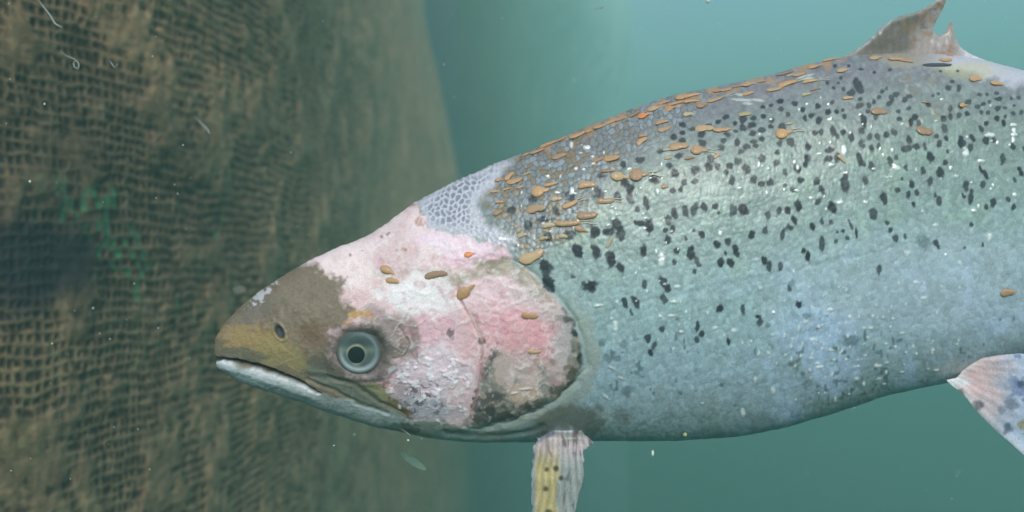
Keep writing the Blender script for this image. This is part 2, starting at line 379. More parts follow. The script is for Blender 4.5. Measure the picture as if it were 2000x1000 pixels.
GLINTS = [(1292,510,9),(1202,636,7),(1164,598,3),(1485,562,4),(1396,640,4),(1434,645,5),(1482,687,5),(1588,663,5),(1475,741,5),(1509,762,6),(1596,718,4),(1406,457,4),(1330,647,3),
    (1647,294,7),(1742,293,3),(1750,326,8),(1886,299,9),(1933,263,6),(1622,322,4),(1552,316,5),(1557,326,5),(1705,330,4),(1979,244,4),(1980,254,4),(1979,263,4),(1978,274,5),(1971,283,3),(1916,314,4),(1857,328,4),
    (1585,387,4),(1641,395,5),(1772,494,8),(1932,464,7),(1790,552,5),(1874,514,4),(1804,582,5),(1981,380,4),(1285,374,4),(1482,321,4),(1531,371,3),(1444,367,3),
    (1147,289,5),(1117,285,4),(982,468,5),(1117,372,6),(1600,716,5),(1625,729,5),(1671,739,4),(1686,749,5),(1714,713,6),(1717,739,5),(1450,805,6),(1630,777,4),(1640,690,4),(1655,655,4),
    (1556,372,3),(1600,300,3),(1690,395,3),(1826,440,3),(1135,300,3),(1160,320,3),(1095,345,3),(1125,330,3),(1070,345,3),(1012,480,3),(1230,330,3),(1180,300,3),(1510,610,3),(1560,640,3),
    (1700,640,4),(1740,600,3),(1760,650,4),(1830,610,3),(1545,700,3),(1790,690,3),(1660,620,4),(1622,605,4)]

_g = random.Random(21)
GLINTS += [(_g.gauss(1640, 110), _g.gauss(690, 45), _g.uniform(1.8, 3.6)) for _ in range(70)] + [(_g.uniform(1480, 1990), _g.uniform(190, 420), _g.uniform(1.6, 3)) for _ in range(45)]
GLINTS += [(_g.uniform(1010, 1330), _g.uniform(300, 480) - .28 * (_k % 2) * 60, _g.uniform(1.5, 2.6)) for _k in range(40)] + [(_g.uniform(1180, 1900), _g.uniform(480, 700), _g.uniform(1.5, 2.6)) for _ in range(50)]

def build_body():
    xs = np.r_[425, 425.4, 426, 427, 428.2, 429.6, 431, 432.6, 434.2, np.arange(436, 2060, 1.7), np.arange(2064, 2851, 8)]
    nA, nB = 460, 90                                        # rows on the camera's side and on the far side
    th = np.r_[np.linspace(-90, 90, nA, endpoint=False), np.linspace(90, 270, nB, endpoint=False)] * math.pi / 180
    T, B, K = tp(xs)[:, None], bt(xs)[:, None], tk(xs)[:, None]
    cx = np.repeat(xs[:, None], len(th), 1)
    cth, sth = np.cos(th)[None], np.sin(th)[None]
    hgt = (B - T) / 2; mid = (B + T) / 2
    zz = mid - hgt * sth                                    # in pixels, down positive
    # the back is a narrower ridge than the belly
    yy = -K * np.sign(cth) * np.abs(cth) ** (0.86 + 0.22 * np.clip(sth, 0, 1))
    pos = np.stack([(cx - 1000) * S, yy * S + 0 * cx, (500 - zz) * S], -1)
    du = np.gradient(pos, axis=0); dv = np.gradient(pos, axis=1)
    nrm = np.cross(du, dv); nrm /= np.linalg.norm(nrm, axis=-1, keepdims=True) + 1e-12
    if nrm[400, nA // 2, 1] > 0: nrm = -nrm
    a, b = px_of(pos)
    near = (np.arange(len(th)) < nA)[None] & (cx > 0)
    side = np.where(near, 1.0, 0.0)
    vv = np.clip((b - T) / (B - T), 0, 1)
    # warped coordinates so nothing has a ruled edge
    wa = a + fbm(a, b, 26, 3, 41) * 5; wb = b + fbm(a, b, 26, 3, 42) * 5
    n1 = fbm(a, b, 60, 5, 51); n2 = fbm(a, b, 18, 4, 52); n3 = fbm(a, b, 7, 3, 53)
    # ---- skin of the flank
    stops = [(0, (138, 132, 138)), (.07, (138, 140, 142)), (.2, (142, 154, 148)), (.36, (152, 168, 164)), (.5, (158, 176, 176)), (.66, (156, 178, 182)), (.8, (152, 172, 182)), (.92, (142, 158, 164)), (1, (134, 150, 150))]  # lowest stops darkened: part of the belly's shade sits in the colour
    sx = [s[0] for s in stops]; sy = np.array([lin(s[1]) for s in stops])
    w = np.clip(vv + .05 * n1 + .02 * n2, 0, 1)
    col = np.stack([np.interp(w, sx, sy[:, k]) for k in range(3)], -1)
    col = mixc(col, lin((156, 186, 140)), sm(.1, .9, n1 + .3 * n2) * sm(.15, .35, vv) * sm(.72, .5, vv) * .22)
    col = mixc(col, lin((186, 204, 236)), sm(.1, .9, fbm(a, b, 90, 3, 55)) * sm(.4, .7, vv) * sm(1250, 1700, a) * .55)
    col = mixc(col, lin((182, 190, 186)), sm(.3, 1.1, n2) * .3)
    col = col * (1 + .16 * n3)[..., None]
    rough = np.full(a.shape, .38); metal = np.full(a.shape, .0) + .10 * sm(.1, .4, vv)
    disp = n1 * 1.2
    col = col * np.array([.96, .985, 1.04]) * (1 + .2 * sm(.35, .6, vv) - .08 * sm(.85, 1, vv))[..., None]
    col = mixc(col, lin((196, 206, 226)), sm(1.25, .2, np.hypot((a - 1850) / 330, (b - 560) / 130) + .25 * n1) * .45)
    # scales: sheared along the body, so rows run with the back
    ca, sa = math.cos(math.radians(-17)), math.sin(math.radians(-17))
    ra = wa * ca + wb * sa; rb = -wa * sa + wb * ca
    f1, f2, cid = voronoi(ra, rb * 1.05, 10.5, 3, .55)
    bodym = sm(0, 18, poly_sdf(wa, wb, OPER)) * sm(940, 1010, a + (b - 400) * .3)
    edge = sm(.0, .22, f2 - f1)
    patch = sm(-.3, .5, fbm(a, b, 130, 3, 57))
    col = mixc(col, col * .72, (1 - edge) * bodym * .45 * (.4 + .6 * patch))
    col = col * (1 + (cid - .5) * .26 * bodym)[..., None]
    disp += bodym * (1 - f1 * f1) * 1.1 + bodym * (ra / 10.5 % 1 - .5) * (hash2(np.floor(cid * 9999), np.floor(cid * 999), 5) - .5) * 1.2
    # shoulder: coarse grey and tan scales
    sh = sm(30, -30, poly_sdf(wa, wb, [(950, 300), (1120, 235), (1290, 180), (1400, 160), (1360, 235), (1250, 300), (1180, 370), (1160, 420), (1120, 470), (1060, 500), (1000, 500), (960, 450), (940, 400)]) + 12 * n2)
    fs1, fs2, sid = voronoi(ra, rb, 10.5, 8, .6)
    sc_c = np.ones(col.shape) * lin((136, 138, 142))
    sc_c = mixc(sc_c, lin((160, 166, 178)), (sid > .72) * .8)
    sc_c = mixc(sc_c, lin((150, 124, 88)), ((sid < .34) & (fbm(a, b, 45, 3, 60) > -.1)) * sm(1330, 1080, a) * .85)
    sc_c = mixc(sc_c, lin((74, 76, 84)), sm(.2, .02, fs2 - fs1) * .85)
    col = mixc(col, sc_c, sh * .85)
    disp += sh * (1 - fs1 * fs1 * 1.6) * 1.8
    # small dark flecks low on the flank
    fl = vnoise(a / 5.5, b / 8, 71) * sm(-.2, .6, fbm(a, b, 40, 3, 72)) * sm(560, 640, b) * sm(860, 760, b) * sm(1130, 1200, a)
    col = mixc(col, lin((62, 84, 92)), sm(.55, .85, fl) * .65)
    # lateral line
    dl = poly_sdf(wa, wb, [(1080, 640), (1250, 590), (1420, 556), (1590, 517), (1730, 487), (1850, 463), (1950, 448), (2040, 436), (2300, 410), (2780, 425)], False)
    disp -= sm(7, 0, dl) * .5; col = mixc(col, lin((98, 124, 128)), sm(6, 1, dl) * .12)
    # ---- nape: pale skin over sunken scales
    NAPE = [(812, 398), (850, 365), (900, 340), (960, 318), (1000, 308), (975, 345), (945, 372), (930, 400), (938, 428), (965, 448), (1000, 470), (985, 486), (930, 462), (870, 452), (835, 442), (818, 420)]
    nd = poly_sdf(wa, wb, NAPE) + 6 * n2
    nm = sm(14, -10, nd)
    g1, g2, gid = voronoi(ra, rb * 1.1, 11.5, 15, .5)
    nc = mixc(np.ones(col.shape) * lin((208, 206, 222)), lin((138, 140, 158)), sm(.16, .4, g2 - g1) * sm(-2, -26, nd) * .95)
    nc = mixc(nc, lin((190, 190, 205)), sm(360, 335, b - (a - 900) * -.35) * .35)
    col = mixc(col, nc, nm); disp += nm * (sm(.3, .05, g2 - g1) * 1.6 + 1)
    # ---- head
    HEAD = [(400, 560), (600, 440), (760, 400), (815, 385), (835, 440), (900, 462), (985, 478), (1002, 505), (985, 520)] + OPER[3:16] + [(800, 900), (400, 900)]
    hd = poly_sdf(wa, wb, HEAD) + 3 * n2
    hm = sm(5, -5, hd)
    hc = np.ones(col.shape) * lin((158, 150, 146))
    def dab(c, x, y, rx, ry, ang=0, s=1.0, k=.35, soft=.5, nz=None):
        nonlocal hc
        q = math.radians(ang); X = (wa - x) * math.cos(q) + (wb - y) * math.sin(q); Y = -(wa - x) * math.sin(q) + (wb - y) * math.cos(q)
        d = np.hypot(X / rx, Y / ry) + k * (n2 if nz is None else nz)
        hc = mixc(hc, lin(c), sm(1 + soft / 2, 1 - soft / 2, d) * s)
    pk = (226, 190, 200)
    dab((236, 200, 206), 830, 600, 260, 200, 0, 1)
    dab((252, 226, 230), 700, 500, 110, 60, -25)
    dab((250, 224, 230), 790, 470, 80, 60, 10)
    dab((214, 178, 182), 770, 500, 45, 60, 20, .5)
    dab((252, 222, 240), 900, 480, 90, 26, 14, .9)
    dab((246, 204, 224), 930, 505, 60, 14, -8, .7)
    dab((252, 240, 250), 825, 580, 58, 34, 8, .95)
    dab((204, 186, 180), 860, 540, 120, 15, 2, .7)
    dab((236, 188, 204), 840, 650, 70, 60, 30, .8)
    dab((248, 204, 216), 960, 590, 65, 45, 25, .9)
    dab((240, 172, 184), 1010, 640, 90, 44, 20, .85)
    dab((216, 164, 170), 1030, 690, 60, 26, 10, .6)
    dab((224, 196, 202), 1070, 600, 40, 34, 30, .6)
    dab((234, 180, 190), 930, 700, 26, 110, 6, .7)
    dab((222, 202, 218), 850, 740, 75, 62, 25, .9, .45)
    dab((246, 222, 236), 862, 700, 45, 30, -25, .7, .6)
    dab((232, 196, 204), 905, 790, 34, 46, 10, .8)
    dab((150, 142, 150), 800, 780, 45, 26, 30, .55, .8, nz=n3)
    dab((176, 174, 190), 840, 795, 60, 22, 5, .7, .6)
    # front of the head: olive-brown hide
    sn = poly_sdf(wa, wb, [(400, 600), (470, 585), (510, 550), (560, 525), (600, 512), (640, 538), (672, 545), (672, 590), (700, 612), (680, 630), (645, 650), (650, 715), (700, 745), (760, 770), (800, 800), (800, 850), (400, 850)]) + 9 * n2 + 6 * n3
    sc2 = np.ones(col.shape) * lin((134, 118, 102))
    sc2 = mixc(sc2, lin((112, 100, 86)), sm(.0, .9, n2 + .4 * n3) * .7)
    sc2 = mixc(sc2, lin((150, 132, 116)), sm(.1, .8, n1 + .4 * n3) * sm(560, 610, a) * .6)
    hc = mixc(hc, sc2, sm(9, -12, sn))
    dab((166, 136, 92), 490, 660, 66, 26, 8, .85, .6, 1.0, nz=n3)
    dab((156, 140, 94), 555, 694, 60, 22, 22, .75, .4, 1.0)
    dab((116, 108, 104), 500, 605, 44, 24, -38, .6, .4, 1.0)
    dab((106, 104, 92), 470, 690, 44, 10, 8, .8, .3)
    dab((206, 204, 212), 512, 577, 26, 7, -38, .85, 1.0, nz=n3)
    dab((130, 104, 88), 625, 660, 36, 24, 20, .7, .7)
    dab((112, 88, 70), 605, 650, 26, 12, 30, .5, .6)
    # round the eye
    dab((140, 122, 114), 770, 660, 55, 50, 30, .8, .3)
    dab((150, 136, 138), 740, 630, 40, 26, 40, .7, .3)
    dab((202, 156, 96), 706, 613, 24, 9, 0, .9, .5)
    dab((196, 150, 120), 683, 628, 12, 7, 0, .7, .4)
    dab((96, 92, 86), 640, 715, 50, 14, 20, .8, .4)
    dab((88, 92, 98), 745, 720, 28, 26, 0, .55, .3)
    dab((112, 100, 88), 772, 690, 24, 16, -30, .4, .4)
    # cheek below the eye, upper jaw bone
    dab((118, 122, 112), 680, 760, 90, 17, 27, .95, .25)
    dab((98, 96, 86), 712, 762, 70, 5, 33, .7, .3)
    dab((142, 142, 100), 750, 772, 32, 13, 42, .85, .5)
    dab((112, 92, 66), 770, 790, 30, 8, 25, .7, .5)
    dab((124, 84, 70), 745, 742, 16, 8, 20, .6, .5)
    # pale lower jaw and throat
    dj = poly_sdf(wa, wb, [(400, 706), (470, 709), (540, 731), (600, 752), (640, 772), (700, 790), (760, 803), (790, 815), (900, 845), (900, 920), (400, 920)])
    hc = mixc(hc, lin((164, 170, 172)), sm(3, -3, dj))
    dab((214, 218, 228), 440, 712, 18, 10, 15, 1, .1)
    dab((226, 226, 234), 500, 734, 64, 12, 18, .95, .2)
    dab((216, 218, 226), 575, 758, 54, 9, 22, .8, .2)
    dab((176, 186, 190), 720, 803, 48, 6, 14, .8, .3)
    dab((128, 138, 128), 850, 843, 120, 13, 3, .9, .3)
    dab((84, 84, 78), 800, 838, 22, 7, 15, .8, .5)
    # gill cover
    dk = poly_sdf(wa, wb, [(942, 690), (968, 678), (992, 700), (978, 740), (1000, 775), (1040, 797), (1085, 768), (1108, 735), (1112, 690), (1100, 640), (1092, 600), (1120, 615), (1150, 680), (1150, 730), (1110, 790), (1040, 825), (950, 850), (915, 838), (935, 780)]) + 12 * n2 + 8 * n3
    gc = mixc(np.ones(col.shape) * lin((134, 132, 126)), lin((74, 76, 76)), sm(-.25, .45, fbm(a, b, 22, 4, 81)))
    gc = mixc(gc, lin((170, 158, 140)), sm(.25, .6, fbm(a, b, 16, 3, 82)) * .8)
    gc = mixc(gc, lin((206, 196, 192)), sm(.45, .8, fbm(a, b, 11, 3, 83)) * .7)
    hc = mixc(hc, gc, sm(8, -8, dk) * .92)
    dab((206, 182, 180), 1025, 722, 62, 30, 12, .8, .6)
    dab((204, 176, 160), 1022, 768, 44, 18, -8, .85, .6)
    dab((198, 190, 194), 1098, 668, 18, 40, 5, .75, .4)
    dab((172, 162, 144), 900, 548, 60, 12, -20, .6, .4, .8)
    dab((164, 156, 134), 975, 520, 50, 17, 10, .8, .4)
    dab((168, 162, 146), 1035, 552, 55, 14, 38, .7, .4, .8)
    dab((110, 102, 84), 962, 512, 22, 8, -5, .6, .5)
    for x, y, rx, ry, c in [(1105,623,12,8,(78,80,86)),(1123,650,5,9,(48,48,52)),(1133,697,7,10,(40,42,46)),(1110,718,12,7,(110,104,76)),(1120,735,12,16,(84,82,74)),(1095,758,20,12,(84,82,76)),
                            (1050,790,26,9,(78,76,72)),(990,812,34,8,(70,70,66)),(930,790,12,16,(86,82,84)),(955,800,16,9,(60,60,60)),(880,652,8,11,(120,96,110)),(938,665,8,8,(120,88,72)),
                            (757,455,4,3,(150,110,100)),(745,462,3,4,(150,110,100)),(788,486,6,4,(190,140,120)),(774,490,4,4,(180,130,120)),(815,432,8,9,(206,160,150)),(686,497,3,3,(170,130,130)),
                            (1105,600,10,5,(120,118,120)),(1062,585,14,8,(196,160,150)),(790,730,4,4,(70,60,60)),(782,748,5,3,(84,70,66)),(808,765,6,4,(80,74,84)),(820,788,9,4,(80,76,86)),(835,770,4,3,(90,84,90))]:
        dab(c, x, y, rx, ry, 0, .85, .35, .5, n3)
    # ragged torn skin, streaks
    st = fbm(a * .5 + b * .2, b, 9, 3, 91)
    rdg = 1 - np.abs(fbm(a * .8 + .5 * b, b - .3 * a, 34, 4, 97)) * 2.2
    rdg2 = 1 - np.abs(fbm(a, b * .7 + .2 * a, 15, 3, 98)) * 2.0
    pinkm = sm(640, 720, a) * sm(3, -3, -sn) if False else sm(0, 12, sn) * sm(0, 8, dj) * sm(0, 10, dk)
    hc = mixc(hc, lin((246, 236, 244)), sm(.45, 1.0, st + .3 * n1) * pinkm * .35)
    hc = mixc(hc, lin((255, 250, 254)), sm(.7, 1, rdg) * pinkm * .4)
    hc = mixc(hc, lin((206, 160, 168)), sm(-.2, -.9, rdg) * pinkm * .2)
    hc = mixc(hc, lin((252, 242, 248)), sm(1.25, .45, np.hypot((a - 815) / 85, (b - 575) / 48) + .5 * n2) * pinkm * .8)
    hc = mixc(hc, lin((248, 228, 236)), sm(1.25, .55, np.hypot((a - 975) / 75, (b - 575) / 34) + .6 * n2) * pinkm * .35)
    hc = mixc(hc, lin((210, 150, 164)), sm(.4, 1.0, fbm(a, b, 24, 4, 92)) * pinkm * .5)
    flake = sm(.2, .5, fbm(a, b, 15, 5, 93)) * sm(1.3, .7, np.hypot((a - 840) / 90, (b - 755) / 72))
    hc = mixc(hc, lin((246, 238, 250)), flake * .75)
    hc = mixc(hc, lin((96, 84, 96)), sm(.5, .75, fbm(a, b, 8, 3, 94)) * sm(1.2, .8, np.hypot((a - 820) / 70, (b - 780) / 36)) * .75)
    col = mixc(col, hc, hm)
    rough = rough * (1 - hm) + hm * (.5 + .1 * n3); metal = metal * (1 - hm)
    disp += hm * pinkm * (n3 * .3 + n2 * .7 + st * .3 + sm(0, 1, rdg) * .9 + sm(.0, 1, rdg2) * .2) + hm * sm(0, -6, sn) * (n3 * .6 + n2 * .8) + hm * flake * 2.2
    # gill cover stands proud of the shoulder
    od = poly_sdf(a + 4 * n2 + 3 * n1, b + 4 * n2, OPER)
    og = sm(860, 970, a)
    disp += (sm(4, -16, od) * 5.5 - sm(9, 0, np.abs(od - 4)) * 2.2) * og
    memb = sm(40, 18, od + 8 * n1) * sm(2, 6, od) * sm(560, 640, b) * og
    col = mixc(col, lin((166, 168, 156)), memb * .6)
    col = mixc(col, lin((188, 182, 160)), sm(3.2, .5, np.abs(od - 2.5)) * sm(520, 560, b) * .4 * og)
    disp += memb * 1.2
    for ln, wdt, amp, c in [([(896, 560), (902, 590), (925, 622), (940, 656), (942, 690), (938, 730), (930, 775), (912, 830)], 5, -3.0, (168, 130, 132)),
                            ([(800, 640), (815, 700), (800, 690)], 5, -1.2, (150, 120, 120)),
                            ([(905, 585), (932, 640), (941, 665)], 2.2, 2.2, (232, 208, 204)),
                            ([(780, 640), (800, 670), (790, 695), (770, 700)], 3, -1.5, (110, 90, 88)),
                            ([(600, 742), (650, 762), (700, 790), (757, 808)], 3.5, -3.0, (92, 92, 86)),
                            ([(640, 735), (690, 752), (740, 785), (790, 808)], 3.5, -2.4, (84, 80, 66)),
                            ([(605, 735), (660, 740), (700, 748), (745, 740)], 5, -2.5, (84, 84, 82)),
                            ([(960, 520), (1000, 512), (1040, 545), (1075, 585)], 2.5, 2.0, (160, 150, 130)),
                            ([(870, 845), (950, 852), (1040, 842), (1060, 830)], 5, -3.0, (98, 104, 96))]:
        q = poly_sdf(wa * .5 + a * .5, wb * .5 + b * .5, ln, False)
        disp += sm(wdt * 2, 0, q) * amp; col = mixc(col, lin(c), sm(wdt, wdt * .3, q) * .6)
    # mouth
    md = poly_sdf(a, b + 1.5 * n3, MOUTH, False)
    wdt = np.interp(a, [430, 520, 640], [4.5, 5.5, 2.5])
    disp -= sm(wdt * 1.5, 0, md) * 13 * np.interp(a, [425, 440, 600, 640], [.4, 1, .8, .3])
    col = mixc(col, lin((58, 46, 46)), sm(wdt, wdt * .5, md) * .95)
    lipd = poly_sdf(a, b, [(428, 713), (470, 722), (520, 738), (570, 756), (612, 772)], False)
    disp += sm(16, 2, lipd) * 4
    # eye socket
    ed = np.hypot((a - 705) / 56, (b - 688) / 50) + .05 * n2
    disp -= sm(1.0, .55, ed) * 16; disp += sm(.35, 0, np.abs(ed - 1.12)) * 3
    col = mixc(col, lin((88, 80, 74)), sm(1.55, .85, ed + .12 * n3) * .8)
    # nostril
    q = math.radians(62); X = (a - 545) * math.cos(q) + (b - 648) * math.sin(q); Y = -(a - 545) * math.sin(q) + (b - 648) * math.cos(q)
    nd2 = np.hypot(X / 15, Y / 8)
    col = mixc(col, lin((58, 60, 72)), sm(1.15, .8, nd2)); disp -= sm(1.2, .5, nd2) * 7; disp += sm(.3, 0, np.abs(nd2 - 1.35)) * 2
    # worn pale skin under and behind the dorsal fin, raw edge over the pelvic fin
    df = poly_sdf(wa, wb, [(1690, 90), (1800, 80), (1900, 90), (2060, 120), (2060, 175), (1950, 160), (1880, 140), (1800, 130), (1720, 128)]) + 9 * n2
    col = mixc(col, lin((208, 204, 220)), sm(10, -12, df) * sm(1750, 1880, a) * .85)
    col = mixc(col, lin((172, 160, 142)), sm(10, -12, df) * sm(1880, 1760, a) * .7)
    col = mixc(col, lin((206, 196, 150)), sm(1.3, .5, np.hypot((a - 1890) / 60, (b - 138) / 16) + .3 * n2) * .5)
    rg = sm(26, 4, (b - T) + 6 * n2) * sm(980, 1050, a) * sm(1700, 1600, a)
    col = mixc(col, lin((190, 146, 108)), rg * sm(-.1, .3, fbm(a, b, 16, 4, 95)) * .8)
    rp = np.hypot((a - 1895) / 70, (b - 735) / 36) + .3 * n2
    col = mixc(col, lin((206, 196, 198)), sm(1.3, .4, rp) * .65)
    rc = np.hypot((a - 1120) / 90, (b - 815) / 28) + .4 * n2
    col = mixc(col, lin((96, 96, 82)), sm(1.3, .6, rc) * sm(6, 14, od) * .75)
    # curled scars below the dorsal fin
    for x, y, r0 in [(1765, 149, 11), (1784, 172, 14), (1820, 158, 9), (1840, 215, 17), (1787, 240, 15)]:
        q = np.abs(np.hypot(a - x, (b - y) * 1.3) - r0)
        col = mixc(col, lin((150, 132, 112)), sm(4.5, 1.5, q + 4 * n3 + 3 * n2) * .5 * sm(-.9, .1, n2)); disp += sm(5, 0, q) * 1.5
    # ---- pigment spots
    scol = np.array(lin((38, 46, 58)))
    for x, y, rx, ry, ang, s in spots():
        i0, i1 = np.searchsorted(xs, [x - 90, x + 90])
        A = a[i0:i1]; Bq = b[i0:i1]
        far_off = ((A - x) ** 2 + (Bq - y) ** 2) > (2.2 * max(rx, ry)) ** 2
        if far_off.all(): continue
        q = math.radians(-8 - 14 * (hash(int(x * 7 + y)) % 3 - 1)); X = (A - x) * math.cos(q) + (Bq - y) * math.sin(q); Y = -(A - x) * math.sin(q) + (Bq - y) * math.cos(q)
        d = np.hypot(X / (rx * 1.1 + .5), Y / (ry * 1.1 + .5)) + .30 * n3[i0:i1] + .24 * n2[i0:i1]
        m = sm(1.25, .78, d) * s * (.91 + .07 * math.sin(x * 5 + y * 3)); m[far_off] = 0
        col[i0:i1] = mixc(col[i0:i1], scol, m)
        rough[i0:i1] += m * .1
    # faint ringed spots seen through worn scales
    for x, y, r0 in [(1500, 634, 6), (1545, 557, 8), (1574, 615, 7), (1330, 647, 6), (1176, 672, 7), (1216, 672, 7), (1186, 700, 8), (1204, 700, 8), (1806, 474, 12), (1222, 765, 10), (1660, 665, 12)]:
        d = np.hypot(a - x, b - y) / r0 + .4 * n3
        col = mixc(col, lin((88, 108, 118)), sm(1.5, .6, d) * .6)
    # sun glints painted white on small raised bumps
    for x, y, r0 in GLINTS:
        i0, i1 = np.searchsorted(xs, [x - 90, x + 90])
        ea = 1 + .6 * math.sin(x * 3.7); d = np.hypot((a[i0:i1] - x) / max(.7, ea), (b[i0:i1] - y) / max(.7, 1.8 - ea)) / (r0 * .95) + .5 * n3[i0:i1]
        m = sm(1.25, .5, d)
        col[i0:i1] = mixc(col[i0:i1], (.97, .98, 1.0), m); metal[i0:i1] = np.maximum(metal[i0:i1], m * .25)
        rough[i0:i1] = rough[i0:i1] * (1 - m) + .22 * m; disp[i0:i1] += sm(1.6, 0, d) * 1.7
    # lifted slivers of scale
    for x, y, l, g in [(1170,597,20,0),(1316,590,18,2),(1312,617,24,0),(1322,561,16,2),(1195,718,18,28),(1212,738,18,22),(1183,775,24,38),(1448,196,46,4),(1480,196,30,6),(1460,203,22,4),(1445,186,20,4),(1574,150,34,-14),(1574,155,36,-6),(1026,757,36,-6),(1005,765,20,-10)]:
        q = math.radians(g); X = (a - x) * math.cos(q) + (b - y) * math.sin(q); Y = -(a - x) * math.sin(q) + (b - y) * math.cos(q)
        d = np.hypot(X / (l * .5), Y / 2.6)
        col = mixc(col, lin((206, 208, 206)), sm(1.2, .6, d) * .7); disp += sm(1.3, 0, d) * 2.5
    # the far flank needs no wounds: it repeats the colours by the same rules, only the side towards the light was painted in detail
    fade = np.clip(np.abs(np.cos(th))[None] * 1.0 + 0 * a, 0, 1)
    end = sm(0, 6, cx - 425) 
    pos = pos + nrm * (disp * end * S * np.where(near, 1.0, .6))[..., None]
    props = np.stack([np.clip(rough, .12, 1), np.clip(metal, 0, 1), 0 * rough], -1)
    m = material("salmon skin", 0.4, props=True, bump=0.25, bump_scale=1500, spec=0.42, sss=0.0, coat=0.05)
    nv = len(th)
    F = grid_faces(len(xs), nv, True)
    o = mesh_np("body", pos.reshape(-1, 3), F, m, fish, col.reshape(-1, 3) * GAIN, props.reshape(-1, 3))
    # coarse copy for finding the surface
    q = pos[::4, ::3]; fc = grid_faces(q.shape[0], q.shape[1], True)
    return BVHTree.FromPolygons([Vector(v) for v in q.reshape(-1, 3)], [tuple(f) for f in fc.tolist()]), o

bvh, body = build_body()

EYE0 = Vector((0, -D, 0))
def hit(px, py):
    """where the skin is at a photograph pixel; above the ridge it slides down onto it"""
    for k in range(40):
        d = Vector(((px - 1000) * S, D, (500 - py - k * 0) * S)); d.normalize()
        r = bvh.ray_cast(EYE0, d)
        if r[0] is not None:
            n = r[1]
            if n.dot(d) > 0: n = -n
            return r[0], n
        py += 2
    return None, None

# ---- eye
def build_eye():
    p, n = hit(703, 688)
    cxp, czp = 703, 688
    base = hit(703 - 60, 688)[0] * .5 + hit(703 + 62, 688)[0] * .5
    yb = base.y + 0.0015
    k = (D + yb) / D
    def ring_disc(name, cx, cy, R, y0, dome, colf, mat, parent, n_r=40, n_a=96, flat=1.0):
        V, Cc = [], []
        for i in range(n_r + 1):
            r = i / n_r
            for j in range(n_a):
                t = 2 * math.pi * j / n_a
                x = R * r * math.cos(t); z = R * r * math.sin(t) * flat
                V.append((((cx - 1000) * k + x) * S, yb + y0 * S - dome * S * math.sqrt(max(0, 1 - r * r * .96)), ((500 - cy) * k + z) * S))
                Cc.append(colf(r, t))
        # skirt into the head
        for j in range(n_a):
            t = 2 * math.pi * j / n_a
            V.append((((cx - 1000) * k + R * .99 * math.cos(t)) * S, yb + (y0 + 12) * S, ((500 - cy) * k + R * .99 * math.sin(t) * flat) * S)); Cc.append(colf(1, t))
        return mesh_np(name, V, grid_faces(n_r + 2, n_a, True), mat, parent, np.array(Cc))
    def L(c): return lin(c)
    def mix(a, b, t): t = min(1, max(0, t)); return a * (1 - t) + b * t
    rn = random.Random(2)
    def ec(X, Y, R):
        """colour at a point of the eye, X right and Y up in pixels from its centre"""
        r = math.hypot(X, Y) / 43; t = math.atan2(Y, X); up = math.sin(t)
        n = rn.uniform(-.06, .06)
        c = L((98, 107, 110))
        c = mix(c, L((56, 68, 66)), (.95 * max(0, 1 - abs(Y - 17) / 16) + n) * max(0, 1 - abs(X) / 44))
        c = mix(c, L((150, 162, 142)), .45 * max(0, 1 - abs(Y - 2) / 9) * (abs(X) > 12))
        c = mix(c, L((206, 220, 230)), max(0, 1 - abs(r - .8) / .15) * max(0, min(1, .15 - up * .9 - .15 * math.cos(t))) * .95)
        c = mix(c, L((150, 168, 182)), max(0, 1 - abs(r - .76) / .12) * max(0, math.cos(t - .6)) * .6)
        c = mix(c, L((92, 84, 78)), (r - .78 - .12 * max(0, -up)) / .2)
        q = math.hypot(X + 5, Y + 7)
        c = mix(c, L((198, 196, 160)), max(0, 1 - abs(q - 17.5) / 3.2) * max(.08, .2 + .5 * (Y + 7) / 18))
        c = mix(c, L((176, 184, 180)), .6 * (Y < -22) * max(0, 1 - abs(X + 6) / 14) * (r < .72))
        return c * .84
    def white(r, t): return ec(43 * r * math.cos(t), 43 * r * math.sin(t), 43)
    def iris(r, t): return ec(21 * r * math.cos(t) - 5, 21 * r * math.sin(t) - 7, 43)
    em = material("eyeball", 0.12, bump=0.05, bump_scale=1500, coat=1.0)
    im = material("iris", 0.25, bump=0.1, bump_scale=1500, coat=.6)
    pm = material("pupil", 0.06, attr=False, color=(.006, .006, .009), coat=1.0)
    e = ring_disc("eye", 701, 686, 43, 5, 5, white, em, fish, flat=.98)
    i = ring_disc("iris", 696, 693, 21, .1, .8, iris, im, e)
    q = ring_disc("pupil", 696, 693, 15.5, -.5, 1.0, lambda r, t: L((10, 10, 14)), pm, e)
    e['label'] = "pale blue-grey eye with a round black pupil"
build_eye()

